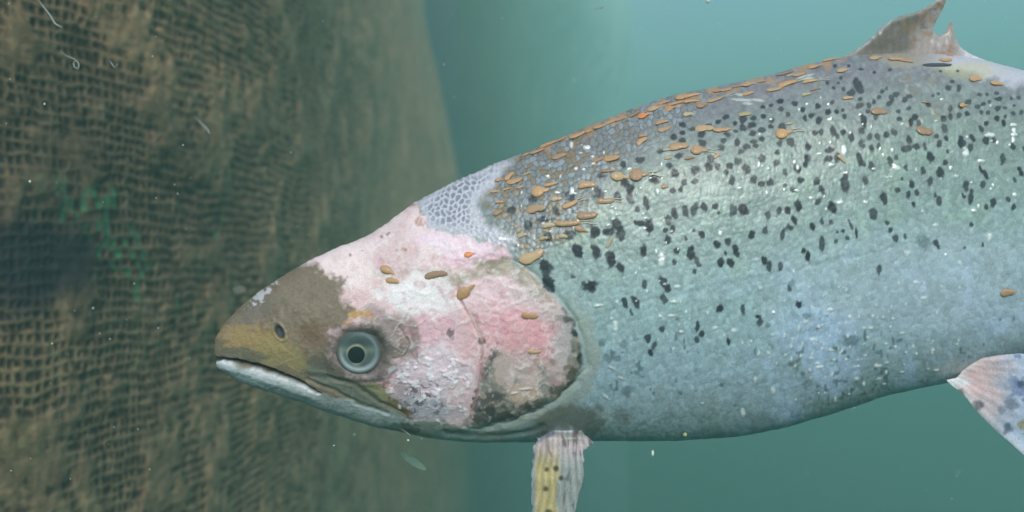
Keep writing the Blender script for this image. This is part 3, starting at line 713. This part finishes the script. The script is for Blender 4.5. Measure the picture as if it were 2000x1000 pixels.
# ---- fins: a thin sheet cut to an outline, thick at the root, ribbed by its rays
def build_fin(name, outline, colf, yf, parent, ray_c, thick=3.0, cell=2.2, rays=2.5, ray_n=40, alpha=None, mat=None, fray=0.0):
    P = np.array(outline, float)
    P0 = P
    x0, y0 = P.min(0) - 3; x1, y1 = P.max(0) + 3
    gx = np.arange(x0, x1, cell); gy = np.arange(y0, y1, cell)
    X, Y = np.meshgrid(gx, gy, indexing='ij')
    sd = poly_sdf(X + fray * fbm(X, Y, 9, 3, 70), Y + fray * fbm(X, Y, 9, 3, 71), P)
    keep = sd < cell * .75
    e = 0.6
    nx = (poly_sdf(X + e, Y, P) - sd) / e; ny = (poly_sdf(X, Y + e, P) - sd) / e
    mv = np.where(keep & (sd > -cell * .5), sd, 0)
    X2 = X - nx * mv; Y2 = Y - ny * mv
    sdn = np.minimum(poly_sdf(X2, Y2, P), 0)
    idx = -np.ones(X.shape, int)
    fk = keep[:-1, :-1] & keep[1:, :-1] & keep[1:, 1:] & keep[:-1, 1:]
    used = np.zeros(X.shape, bool)
    for a_, b_ in ((0, 0), (1, 0), (1, 1), (0, 1)):
        used[a_:a_ + fk.shape[0], b_:b_ + fk.shape[1]] |= fk
    ids = np.flatnonzero(used.ravel()); idx.ravel()[ids] = np.arange(len(ids)); n = len(ids)
    xs_, ys_ = X2.ravel()[ids], Y2.ravel()[ids]; s_ = -sdn.ravel()[ids]
    ang = np.arctan2(ys_ - ray_c[1], xs_ - ray_c[0]); rad = np.hypot(ys_ - ray_c[1], xs_ - ray_c[0])
    rib = .5 + .5 * np.cos(ang * ray_n + fbm(xs_, ys_, 40, 2, 5) * 1.5)
    th = thick * np.sqrt(np.clip(s_ / 9, 0, 1)) * (0.55 + .45 * rib)
    yy = yf(xs_, ys_) + fbm(xs_, ys_, 50, 3, 6) * 3 + rib * rays * .4
    V = []
    for sg in (-1, 1):
        yw = (yy + sg * th) * S
        k = 1 + yw / D
        V.append(np.stack([(xs_ - 1000) * S * k, yw, (500 - ys_) * S * k], -1))
    V = np.concatenate(V)
    f = np.stack([idx[:-1, :-1], idx[1:, :-1], idx[1:, 1:], idx[:-1, 1:]], -1)[fk]
    F = np.concatenate([f, f[:, ::-1] + n])
    col = colf(xs_, ys_, s_, rib, rad)
    col2 = np.concatenate([col, col])
    o = mesh_np(name, V, F, mat, parent, col2)
    return o

fin_m = material("fin membrane", 0.5, bump=0.3, bump_scale=1100, spec=.4, coat=.1)

DORSAL = [(1640, 124), (1652, 108), (1672, 97), (1692, 82), (1708, 66), (1725, 50), (1742, 38), (1760, 31), (1782, 25), (1798, 20), (1812, 12), (1826, 3), (1842, -8), (1849, -10), (1848, 2),
          (1843, 14), (1838, 24), (1834, 33), (1828, 42), (1825, 50), (1820, 55), (1823, 63), (1829, 66), (1834, 71), (1842, 66), (1849, 62), (1852, 52), (1856, 42), (1859, 41), (1862, 53), (1863, 66),
          (1868, 78), (1873, 88), (1884, 99), (1900, 108), (1920, 116), (1945, 127), (1975, 136), (2010, 140), (2010, 160), (1900, 150), (1750, 140)]
def dorsal_col(x, y, s, rib, rad):
    n1 = fbm(x, y, 30, 4, 3); n2 = fbm(x, y, 9, 3, 4)
    c = np.ones((len(x), 3)) * lin((116, 110, 108))
    c = mixc(c, lin((100, 94, 84)), sm(-.2, .7, n1) * .6)
    c = mixc(c, lin((150, 160, 165)), sm(9, 2, s) * sm(1860, 1800, x) * .55)
    raw = sm(-20, 25, (x - 1795) + (y - 60) * .75 + 16 * n1)
    c = mixc(c, lin((196, 180, 182)), raw * .6)
    c = mixc(c, lin((222, 218, 232)), sm(1865, 1900, x + 10 * n1) * .8)
    c = mixc(c, lin((148, 112, 84)), sm(.1, .7, fbm(x, y, 13, 3, 8)) * sm(1740, 1790, x) * sm(1885, 1850, x) * .5)
    c = mixc(c, lin((84, 70, 66)), sm(.35, .8, n2) * sm(1780, 1810, x) * sm(1870, 1850, x) * sm(85, 70, y) * .6)
    c = mixc(c, lin((140, 128, 112)), (1 - raw) * sm(95, 118, y) * .6)
    return c * (0.93 + .1 * rib)[:, None]
build_fin("dorsal_fin", DORSAL, dorsal_col, lambda x, y: (y - 110) * .02, fish, (1760, 420), 3.2, mat=fin_m, ray_n=150, rays=2, fray=0.7)

PECT = [(1040, 874), (1050, 858), (1070, 846), (1096, 832), (1116, 834), (1136, 842), (1150, 856), (1158, 866), (1150, 872), (1138, 880), (1138, 905), (1141, 925), (1137, 945), (1131, 965), (1126, 985), (1122, 1002), (1112, 1030), (1098, 1062), (1076, 1090),
        (1058, 1080), (1046, 1050), (1040, 1010), (1038, 970), (1039, 920), (1043, 885)]
def pect_col(x, y, s, rib, rad):
    n1 = fbm(x, y, 26, 4, 13); n2 = fbm(x * 3, y * .6, 14, 3, 14)
    c = np.ones((len(x), 3)) * lin((178, 180, 182))
    ye = sm(1098, 1084, x + 8 * n2 - (y - 900) * -.02) * sm(1040, 1050, x)
    c = mixc(c, lin((212, 192, 140)), ye * .95)
    c = mixc(c, lin((224, 198, 160)), ye * sm(.0, .9, n1) * .7)
    c = mixc(c, lin((218, 196, 204)), sm(915, 868, y + 8 * n2) * .85)
    c = mixc(c, lin((136, 142, 140)), sm(876, 842, y + 8 * n1) * .85)
    c = mixc(c, lin((222, 222, 240)), sm(1.2, .5, np.hypot((x - 1108) / 32, (y - 838) / 7) + .3 * n2) * .8)
    c = mixc(c, lin((106, 110, 140)), sm(7, 3, np.abs((x - 1040) * .5 + (y - 862) - 4)) * sm(1090, 1080, x) * sm(880, 870, y) * .7)
    c = mixc(c, lin((98, 100, 108)), sm(.35, .8, n2) * sm(1085, 1105, x) * .75)
    c = mixc(c, lin((112, 78, 66)), sm(.5, .9, n2) * sm(900, 880, y) * .6)
    c = mixc(c, lin((170, 176, 186)), sm(1047, 1042, x) * .8)
    for X, Y, r in [(1068, 917, 4.2), (1086, 915, 5), (1096, 934, 4.5), (1066, 955, 5), (1072, 1002, 6), (1080, 1040, 6)]:
        c = mixc(c, lin((72, 58, 48)), sm(1.5, .6, np.hypot(x - X, y - Y) / r + .3 * n1) * .85)
    c = mixc(c, lin((100, 70, 60)), sm(10, 4, np.abs(x - 1068) + np.abs(y - 870) * .3) * .3)
    return c * (0.78 + .3 * rib)[:, None]
pb = hit(1095, 826)[0]
build_fin("pectoral_fin", PECT, pect_col, lambda x, y: (pb.y / S - 6 + 34 * sm(858, 826, y)) * (1 - .35 * sm(870, 1060, y)) - (x - 1090) * .12 * sm(850, 920, y), fish, (1100, 620), 3.6, mat=fin_m, ray_n=150, rays=4, fray=1.6)

PELV = [(1848, 742), (1868, 738), (1890, 712), (1915, 700), (1950, 694), (1990, 690), (2050, 696), (2110, 716), (2160, 760), (2172, 800), (2165, 850), (2140, 905), (2100, 950), (2070, 962), (2040, 930), (2000, 890), (1975, 866), (1950, 846),
        (1925, 822), (1905, 800), (1890, 780), (1875, 764), (1860, 754)]
def pelv_col(x, y, s, rib, rad):
    n1 = fbm(x, y, 30, 4, 23); n2 = fbm(x, y, 9, 3, 24)
    c = np.ones((len(x), 3)) * lin((206, 190, 200))
    d = np.hypot(x - 1850, y - 735)
    c = mixc(c, lin((176, 196, 226)), sm(90, 150, d + 20 * n1) * .8)
    c = mixc(c, lin((92, 108, 158)), sm(.0, .5, n1 + .4 * n2) * sm(100, 140, d) * .7)
    c = mixc(c, lin((246, 204, 208)), sm(120, 50, d + 24 * n1) * .75)
    c = mixc(c, lin((236, 236, 246)), sm(20, 4, s) * sm(120, 60, d - (y - 740)) * .5)
    c = mixc(c, lin((238, 240, 250)), sm(1.3, .5, np.hypot((x - 1872) / 26, (y - 747) / 9)) * .9)
    for X, Y, r, cc in [(1876, 768, 7, (120, 98, 84)), (1911, 790, 9, (86, 80, 92)), (1967, 838, 9, (70, 74, 110)), (1975, 790, 12, (110, 120, 140)), (1997, 830, 8, (150, 140, 96)), (1993, 750, 9, (60, 70, 110)),
                        (1955, 800, 8, (130, 140, 165)), (2030, 800, 12, (70, 80, 110)), (2060, 860, 12, (70, 80, 110)), (2090, 790, 12, (80, 88, 112))]:
        c = mixc(c, lin(cc), sm(1.5, .6, np.hypot(x - X, y - Y) / r + .4 * n2) * .8)
    return c * (0.86 + .18 * rib)[:, None]
pv = hit(1885, 722)[0]
build_fin("pelvic_fin", PELV, pelv_col, lambda x, y: pv.y / S * .98 - sm(1860, 2000, x) * 34, fish, (1800, 700), 3.0, mat=fin_m, ray_n=64, rays=3.5)
# fins beyond the edge of the picture
def plain_col(x, y, s, rib, rad):
    n1 = fbm(x, y, 30, 4, 33)
    c = mixc(np.ones((len(x), 3)) * lin((112, 122, 128)), lin((70, 78, 88)), sm(0, .8, n1) * .7)
    return c * (.8 + .25 * rib)[:, None]
build_fin("tail_fin", [(2830, 372), (2880, 340), (2960, 270), (3050, 200), (3110, 170), (3100, 250), (3070, 340), (3055, 430), (3070, 520), (3100, 620), (3110, 700), (3040, 660), (2950, 590), (2880, 530), (2830, 492)],
          plain_col, lambda x, y: 0 * x, fish, (2700, 430), 5, cell=5, mat=fin_m, ray_n=40, rays=5)
build_fin("anal_fin", [(2330, 575), (2400, 560), (2500, 530), (2540, 528), (2530, 570), (2500, 630), (2470, 680), (2440, 690), (2400, 650)], plain_col, lambda x, y: 0 * x, fish, (2380, 400), 4, cell=4, mat=fin_m, ray_n=60, rays=4)
build_fin("adipose_fin", [(2480, 300), (2510, 280), (2550, 262), (2575, 268), (2570, 290), (2540, 318), (2500, 322)], plain_col, lambda x, y: 0 * x, fish, (2500, 420), 4, cell=4, mat=fin_m, ray_n=20, rays=2)

# ------------------------------------------------------------------ sea lice
lice_m = material("louse shell", 0.42, attr=False, vary=[(190, 144, 106), (204, 158, 118), (178, 142, 114), (212, 162, 114), (192, 152, 120), (166, 130, 104), (208, 172, 134)], bump=0.3, bump_scale=1800, coat=.2)
pale_m = material("pale louse shell", 0.42, attr=False, vary=[(186, 170, 136), (196, 176, 142), (178, 160, 122)], bump=0.3, bump_scale=1800, coat=.2)
red_m = material("orange louse shell", 0.35, attr=False, color=tuple(lin((240, 146, 82))), bump=0.3, bump_scale=1800, coat=.2)
dark_m = material("dark louse shell", 0.4, attr=False, color=tuple(lin((62, 68, 84))), bump=0.3, bump_scale=1800, coat=.2)
egg_m = material("egg string", 0.4, attr=False, color=tuple(lin((206, 196, 176))), bump=0.2, bump_scale=1800)

def louse_mesh(name, prof, mat, bend=0.0, wob=0):
    """one louse one unit long: head shield, waist, tail; flat below, domed above, head at -x"""
    r = random.Random(wob); na = 14; V = []
    ts = [i / 22 for i in range(23)]
    for t in ts:
        w = float(np.interp(t, [p[0] for p in prof], [p[1] for p in prof])); h = float(np.interp(t, [p[0] for p in prof], [p[2] for p in prof]))
        seg = 1 - .06 * (int(t * 11) % 2)
        cy = bend * math.sin(t * math.pi)
        for j in range(na):
            an = 2 * math.pi * j / na
            V.append((t - .5, cy + w * seg * math.cos(an) * (1 + .05 * r.uniform(-1, 1)), h * seg * (math.sin(an) if math.sin(an) > 0 else .25 * math.sin(an)) + .01))
    o = mesh_np(name, V, grid_faces(len(ts), na, True), mat)
    me = o.data; bpy.data.objects.remove(o)
    # close the ends
    return me

prof_a = [(0, .01, .01), (.04, .1, .07), (.15, .18, .12), (.32, .21, .14), (.46, .19, .13), (.56, .15, .11), (.64, .16, .12), (.78, .16, .12), (.88, .12, .09), (.96, .06, .05), (1, .01, .01)]
prof_b = [(0, .01, .01), (.04, .12, .08), (.15, .17, .14), (.4, .17, .15), (.6, .15, .13), (.8, .14, .12), (.93, .09, .09), (1, .01, .01)]
prof_c = [(0, .01, .01), (.05, .16, .12), (.2, .28, .2), (.4, .3, .22), (.55, .24, .18), (.66, .12, .1), (.82, .1, .08), (1, .01, .01)]
prof_d = [(0, .01, .01), (.05, .06, .05), (.3, .09, .08), (.7, .09, .08), (.95, .05, .05), (1, .01, .01)]
LM = {}
for k, (pf, bd) in enumerate([(prof_a, .03), (prof_b, -.03), (prof_c, .02), (prof_a, -.06), (prof_b, .06)]):
    LM[('o', k)] = louse_mesh("sea_louse", pf, lice_m, bd, k)
for k in range(2): LM[('p', k)] = louse_mesh("sea_louse", [prof_a, prof_b][k], pale_m, .04, k)
LM[('r', 0)] = louse_mesh("sea_louse", prof_c, red_m, 0, 9)
LM[('d', 0)] = louse_mesh("sea_louse", prof_d, dark_m, .01, 9)
def tube_mesh(name, pts, r0, r1, mat, na=7):
    V = []
    P = [Vector(p) for p in pts]
    for i, p in enumerate(P):
        t = (P[min(i + 1, len(P) - 1)] - P[max(i - 1, 0)]).normalized()
        u = t.cross(Vector((0.13, .9, .3))).normalized(); v = t.cross(u)
        s = i / (len(P) - 1); r = (r0 * (1 - s) + r1 * s) * (1.0 if 0 < i < len(P) - 1 else .15)
        for j in range(na):
            an = 2 * math.pi * j / na; q = p + (u * math.cos(an) + v * math.sin(an)) * r
            V.append(tuple(q))
    o = mesh_np(name, V, grid_faces(len(P), na, True), mat); me = o.data; bpy.data.objects.remove(o)
    return me
EGG = [tube_mesh("egg_string", [(.45 + .09 * i, (1 if s > 0 else -1) * (.05 + .012 * i) + .03 * math.sin(i * .9 + s), .05 - .002 * i) for i in range(9)], .028, .018, egg_m) for s in (1, -1)]

ORD = "first second third fourth fifth sixth seventh eighth ninth tenth eleventh twelfth thirteenth fourteenth fifteenth sixteenth seventeenth eighteenth nineteenth twentieth twenty-first twenty-second twenty-third twenty-fourth twenty-fifth twenty-sixth twenty-seventh twenty-eighth twenty-ninth thirtieth thirty-first thirty-second thirty-third thirty-fourth thirty-fifth thirty-sixth thirty-seventh thirty-eighth thirty-ninth fortieth forty-first forty-second forty-third forty-fourth forty-fifth".split()

def place_louse(x, y, length, ang, kind, label, group, egg=False, fat=1.0, var=None):
    p, n = hit(x, y)
    if p is None: return
    q = math.radians(ang); t = Vector((math.cos(q), 0, math.sin(q)))
    t = (t - n * t.dot(n)).normalized(); u = n.cross(t)
    keys = [k for k in LM if k[0] == kind]
    me = LM[keys[(var if var is not None else int(x * 3 + y)) % len(keys)]]
    o = bpy.data.objects.new("sea_louse", me); C.objects.link(o)
    l = length * 1.08 * S * (D + p.y) / D
    M = Matrix((t, u, n)).transposed().to_4x4()
    wj = 1 + .25 * math.sin(x * 1.7 + y); lj = 1 + .12 * math.sin(x * 2.3 + y * 3.1)
    o.matrix_world = Matrix.Translation(p + n * 0.0004) @ M @ Matrix.Diagonal((l * lj, l * fat * wj, l * fat * .5, 1))
    tag(o, label, "sea louse", group)
    if egg:
        for e in EGG:
            c = bpy.data.objects.new("egg_string", e); C.objects.link(c); c.parent = o
    return o

r = random.Random(11)
# a crust of them along the ridge of the back
RIDGE = [(1072,283,34,24),(1098,272,22,20),(1128,264,30,20),(1152,256,22,24),(1172,247,32,22),(1196,238,28,20),(1214,233,26,24),(1238,224,30,20),(1280,212,28,22),(1296,202,24,16),(1322,203,32,16),(1334,190,30,22),(1352,188,36,16),
         (1372,206,28,14),(1396,195,30,18),(1404,178,24,10),(1419,177,22,6),(1440,170,20,12),(1462,166,26,4),(1461,183,22,20),(1488,160,18,0),(1512,175,32,4),(1538,165,34,14),(1533,144,30,2),(1560,146,22,10),
         (1583,160,28,-2),(1593,175,18,10),(1592,131,26,6),(1622,118,30,14),(1648,138,24,14),(1350,199,26,16),(1310,212,22,18),(1050,296,26,22),(1030,302,22,18)]
RIDGE.sort()
for k, (x, y, l, a) in enumerate(RIDGE):
    place_louse(x, y, l, a + r.uniform(-4, 4), 'o', f"tan sea louse on the ridge of the back, {ORD[k]} counting from the nape", "sea lice along the ridge of the back", egg=(x in (1583, 1538, 1396)))
place_louse(1258, 226, 24, 8, 'r', "bright orange rounded sea louse on the ridge of the back", "sea lice along the ridge of the back")
SHOULDER = [(1005,353,30,10,'o',0),(995,345,22,60,'o',0),(1093,306,28,18,'o',0),(1077,360,30,8,'o',0),(1056,374,32,10,'o',0),(1087,389,24,4,'o',0),(1114,399,34,24,'o',1),(1047,409,36,2,'o',0),(1147,363,34,2,'o',0),(1183,392,32,0,'o',1),
            (1147,420,36,2,'o',0),(1110,436,44,2,'o',1),(1072,441,24,6,'p',0),(1136,449,26,-18,'o',0),(1194,309,32,-2,'o',0),(1167,312,20,4,'o',0),(1188,335,22,0,'o',0),(1212,346,32,-6,'o',1),(1254,277,26,40,'o',0),(1256,266,16,4,'o',0),
            (1191,474,26,62,'p',0),(1038,499,44,22,'o',0),(1030,340,18,10,'p',0),(975,352,18,5,'o',0),(968,375,18,4,'o',0),(975,395,20,-4,'o',0),(972,416,18,2,'o',0),(990,370,16,8,'o',0),(1017,365,14,20,'o',0),(1020,460,18,10,'p',0),(1062,466,20,8,'p',0),(1100,462,18,-10,'p',0)]
SHOULDER.sort()
for k, (x, y, l, a, kd, eg) in enumerate(SHOULDER):
    place_louse(x, y, l, a, kd, f"{'pale' if kd == 'p' else 'tan'} sea louse on the grey shoulder scales, {ORD[k]} counting from the head", "sea lice on the shoulder", egg=bool(eg))
place_louse(1249, 342, 38, 2, 'o', "fattest tan sea louse with trailing egg strings, low on the shoulder", "sea lice on the shoulder", egg=True, fat=1.0, var=2)
BACK = [(1293,240,28,0,'o'),(1297,252,24,20,'o'),(1326,287,38,4,'o'),(1366,294,30,-6,'o'),(1305,293,18,0,'p'),(1347,309,20,10,'o'),(1305,309,14,0,'p'),(1376,252,34,-4,'o'),(1410,253,34,2,'o'),(1532,261,34,16,'o'),(1543,242,12,4,'p'),
        (1299,365,16,0,'o'),(1400,305,14,30,'o'),(1575,185,20,8,'p'),(1455,224,22,0,'p'),(1656,192,22,-2,'o'),(1644,311,18,-50,'p'),(1717,219,32,-2,'o'),(1806,255,34,-12,'o'),(1807,200,14,0,'o'),(1882,206,18,6,'o'),(1545,148,18,0,'p'),(1344,224,20,8,'p')]
BACK.sort()
for k, (x, y, l, a, kd) in enumerate(BACK):
    place_louse(x, y, l, a, kd, f"{'small pale' if kd == 'p' else 'tan'} sea louse among the black spots below the ridge, {ORD[k]} from the head", "sea lice among the spots of the upper flank", egg=(x in (1366, 1532)))
FINB = [(1711,114,26,26,'o',"tan sea louse tilted upward at the front of the dorsal fin's base"),(1750,116,32,-4,'o',"wide orange-tan sea louse at the middle of the dorsal fin's base"),(1770,120,22,-30,'o',"small tan sea louse just behind the wide one at the dorsal fin's base"),
        (1847,117,26,2,'o',"tan sea louse above the dark bar behind the dorsal fin"),(1857,96,16,-10,'r',"small orange sea louse high on the white torn rear of the dorsal fin"),
        (1905,155,30,10,'o',"tan sea louse on white skin behind the dorsal fin, the one nearer the fin"),(1947,164,30,2,'o',"orange-tan sea louse on white skin near the right edge of the picture"),
        (1830,128,52,0,'d',"long thin dark grey sea louse lying level below the dorsal fin")]
for x, y, l, a, kd, lb in FINB:
    place_louse(x, y, l, a, kd, lb, "sea lice round the dorsal fin's base")
HEADL = [(759,530,32,-28,'o',"brown oval sea louse on the pale skull, upper of a pair",1.1),(767,549,30,-12,'o',"brown oval sea louse on the pale skull, lower of a pair",1.1),(852,538,40,8,'o',"tan sea louse on the cheek right of the brown pair",.8),
         (911,569,38,38,'o',"tan sea louse tilted steeply at the top of the gill cover",.9),(1035,616,36,-6,'o',"yellow-brown sea louse on the pink rear of the gill cover",.9),(1044,686,28,0,'o',"reddish tan sea louse low on the pink gill cover",.9),
         (918,497,20,10,'r',"small orange sea louse on the pink skin below the nape scales",.9),(728,625,14,70,'o',"tiny brown sea louse just above the eye",1.0)]
for x, y, l, a, kd, lb, ft in HEADL:
    place_louse(x, y, l, a, kd, lb, "sea lice on the head", fat=ft)
place_louse(1968, 572, 32, 4, 'o', "lone orange-tan sea louse low on the bare silver flank", "sea lice among the spots of the upper flank", var=0, fat=1.1)

# ------------------------------------------------------------------ things adrift
drift_m = material("drifting slime", 0.3, attr=False, color=(.5, .52, .5), alpha=.62, bump=.2, bump_scale=1500)
jelly_m = material("drifting jelly", 0.3, attr=False, color=(.36, .56, .50), alpha=.3, bump=.2, bump_scale=1500)
def W(px, py, y=0.0):
    k = 1 + y / D
    return Vector(((px - 1000) * S * k, y, (500 - py) * S * k))
def drift(name, pts, r0, r1, y, label, cat, group=None, mat=drift_m):
    # smooth the pixel path
    Q = np.array(pts, float); t = np.arange(len(Q)); q = np.linspace(0, len(Q) - 1, len(Q) * 6)
    xs_ = spline(t, Q[:, 0], q); ys_ = spline(t, Q[:, 1], q)
    P = [W(a_, b_, y + .004 * math.sin(i * .2)) for i, (a_, b_) in enumerate(zip(xs_, ys_))]
    me = tube_mesh(name, P, r0 * S, r1 * S, mat)
    o = bpy.data.objects.new(name, me); C.objects.link(o); c = sum(P, Vector()) / len(P)
    for v in me.vertices: v.co -= c
    o.location = c
    return tag(o, label, cat, group)
G = "slime threads drifting before the net"
drift("slime_thread", [(70, -8), (84, 12), (98, 30), (108, 46), (122, 54)], 1.2, 2.0, .05, "longest pale slime thread hanging at the top left of the net", "slime thread", G)
drift("slime_thread", [(118, 100), (132, 110), (146, 116), (154, 126), (152, 134), (145, 130), (144, 122), (150, 118)], 1.0, 1.6, .05, "pale slime thread curled into a loop before the net", "slime thread", G)
drift("slime_thread", [(211, 112), (217, 122), (224, 131), (231, 124)], 1.3, 1.0, .05, "short hooked pale slime thread right of the looped one", "slime thread", G)
drift("slime_thread", [(380, 226), (392, 240), (406, 254), (409, 262)], 1.6, 2.2, .2, "faint grey slime thread before the middle of the net", "slime thread", G)
drift("slime_thread", [(1160, 17), (1170, 15), (1179, 15)], 2.0, 1.5, .12, "short white slime thread in open water above the back", "slime thread")
drift("slime_thread", [(784, 838), (796, 846), (802, 851)], 1.0, 1.0, -.02, "tiny pale sliver hanging just under the throat", "slime thread")
def flake():
    V = []; na, nl = 12, 26
    for i in range(nl):
        t = i / (nl - 1); x = 783 + 52 * t; y = 884 + 36 * t
        w = 9 * math.sin(math.pi * min(1, t * 1.05 + .02)) ** .6 * (1 + .12 * math.sin(i * 2.1)) + .3
        for j in range(na):
            an = 2 * math.pi * j / na
            c = W(x - .55 * w * math.cos(an), y + .83 * w * math.cos(an) * .9, .03 + w * .25 * S * math.sin(an)); V.append(tuple(c))
    V = np.array(V); c = V.mean(0)
    o = mesh_np("skin_flake", V, grid_faces(nl, na, True), jelly_m, loc=tuple(c))
    tag(o, "translucent pale green skin flake drifting under the throat", "skin flake")
    me = tube_mesh("wisp", [W(793, 889, .03), W(794, 882, .03), W(795, 872, .03)], .8 * S, .5 * S, jelly_m)
    w = bpy.data.objects.new("wisp", me); C.objects.link(w); w.parent = o; w.location = (-c[0], -c[1], -c[2])
flake()
def speck(px, py, rx, ry, y, label, mat, cat="speck", name="food_speck"):
    V = []; 
    for i in range(9):
        ph = math.pi * i / 8
        for j in range(10):
            an = 2 * math.pi * j / 10; w = 1 + .18 * math.sin(3 * an + px) * math.sin(ph)
            V.append((rx * S * math.sin(ph) * math.cos(an) * w, rx * S * math.sin(ph) * math.sin(an), ry * S * math.cos(ph)))
    o = mesh_np(name, V, grid_faces(9, 10, True), mat); o.location = W(px, py, y)
    return tag(o, label, cat)
wm = material("white particle", .5, attr=False, color=(.85, .86, .8)); ym = material("yellow particle", .6, attr=False, color=(.5, .5, .22))
speck(1275, 885, 2.6, 6, -.02, "bright white speck in open water below the belly", wm)
speck(1338, 849, 4, 4, -.03, "dull yellow round speck just under the belly edge", ym)
speck(1383, 3, 5, 3.5, .1, "pale speck at the top edge right of the white thread", wm)
speck(467, 566, 13, 9, -.2 + .2, "faint translucent grey blob just left of the snout's brow", material("grey jelly", .5, attr=False, color=(.34, .34, .28), alpha=.22), "jelly blob", "jelly_blob")

def snow():
    r = random.Random(5); V = []; F = []
    base = [(1, 0, 0), (-1, 0, 0), (0, 1, 0), (0, -1, 0), (0, 0, 1), (0, 0, -1)]
    tri = [(0, 2, 4), (2, 1, 4), (1, 3, 4), (3, 0, 4), (2, 0, 5), (1, 2, 5), (3, 1, 5), (0, 3, 5)]
    for k in range(1700):
        y = r.uniform(-.12, .7); px = r.uniform(-300, 2300); py = r.uniform(-300, 1300)
        c = W(px, py, y)
        if y > -.07 and 380 < px < 2900 and y < .1: continue
        if y > .12 + max(0, px - 500) * .001: continue
        s = r.uniform(.5, 1.7) * S * (1.0 if r.random() < .9 else 1.9) * (1 + max(0, y) * .9)
        if y < -.1: s *= .55
        n = len(V)
        for b_ in base: V.append((c.x + b_[0] * s * r.uniform(.6, 1.4), c.y + b_[1] * s, c.z + b_[2] * s * r.uniform(.6, 1.4)))
        F += [tuple(n + q for q in t) for t in tri]
    o = mesh_np("marine_snow", V, F, material("marine snow", .6, attr=False, color=(.8, .84, .76)), smooth=True)
    tag(o, "fine pale particles drifting everywhere in the water", "particles", kind='stuff')
snow()

# ------------------------------------------------------------------ the murk of the water
def haze():
    m = bpy.data.materials.new("haze"); m.use_nodes = True; n = m.node_tree.nodes; l = m.node_tree.links
    n.remove(n["Principled BSDF"])
    v = n.new("ShaderNodeVolumePrincipled")
    v.inputs["Color"].default_value = (0.305, 0.59, 0.54, 1)
    v.inputs["Density"].default_value = 0.14
    v.inputs["Anisotropy"].default_value = 0.0
    l.new(v.outputs[0], n["Material Output"].inputs["Volume"])
    a, b, c = 46, -19, 4.4
    V = [(-a, -a, b), (a, -a, b), (a, a, b), (-a, a, b), (-a, -a, c), (a, -a, c), (a, a, c), (-a, a, c)]
    F = [(0, 3, 2, 1), (4, 5, 6, 7), (0, 1, 5, 4), (1, 2, 6, 5), (2, 3, 7, 6), (3, 0, 4, 7)]
    o = mesh_np("haze", V, F, m, smooth=False)
    tag(o, "green murk of the sea water filling the whole view", "water haze", kind='stuff')
haze()
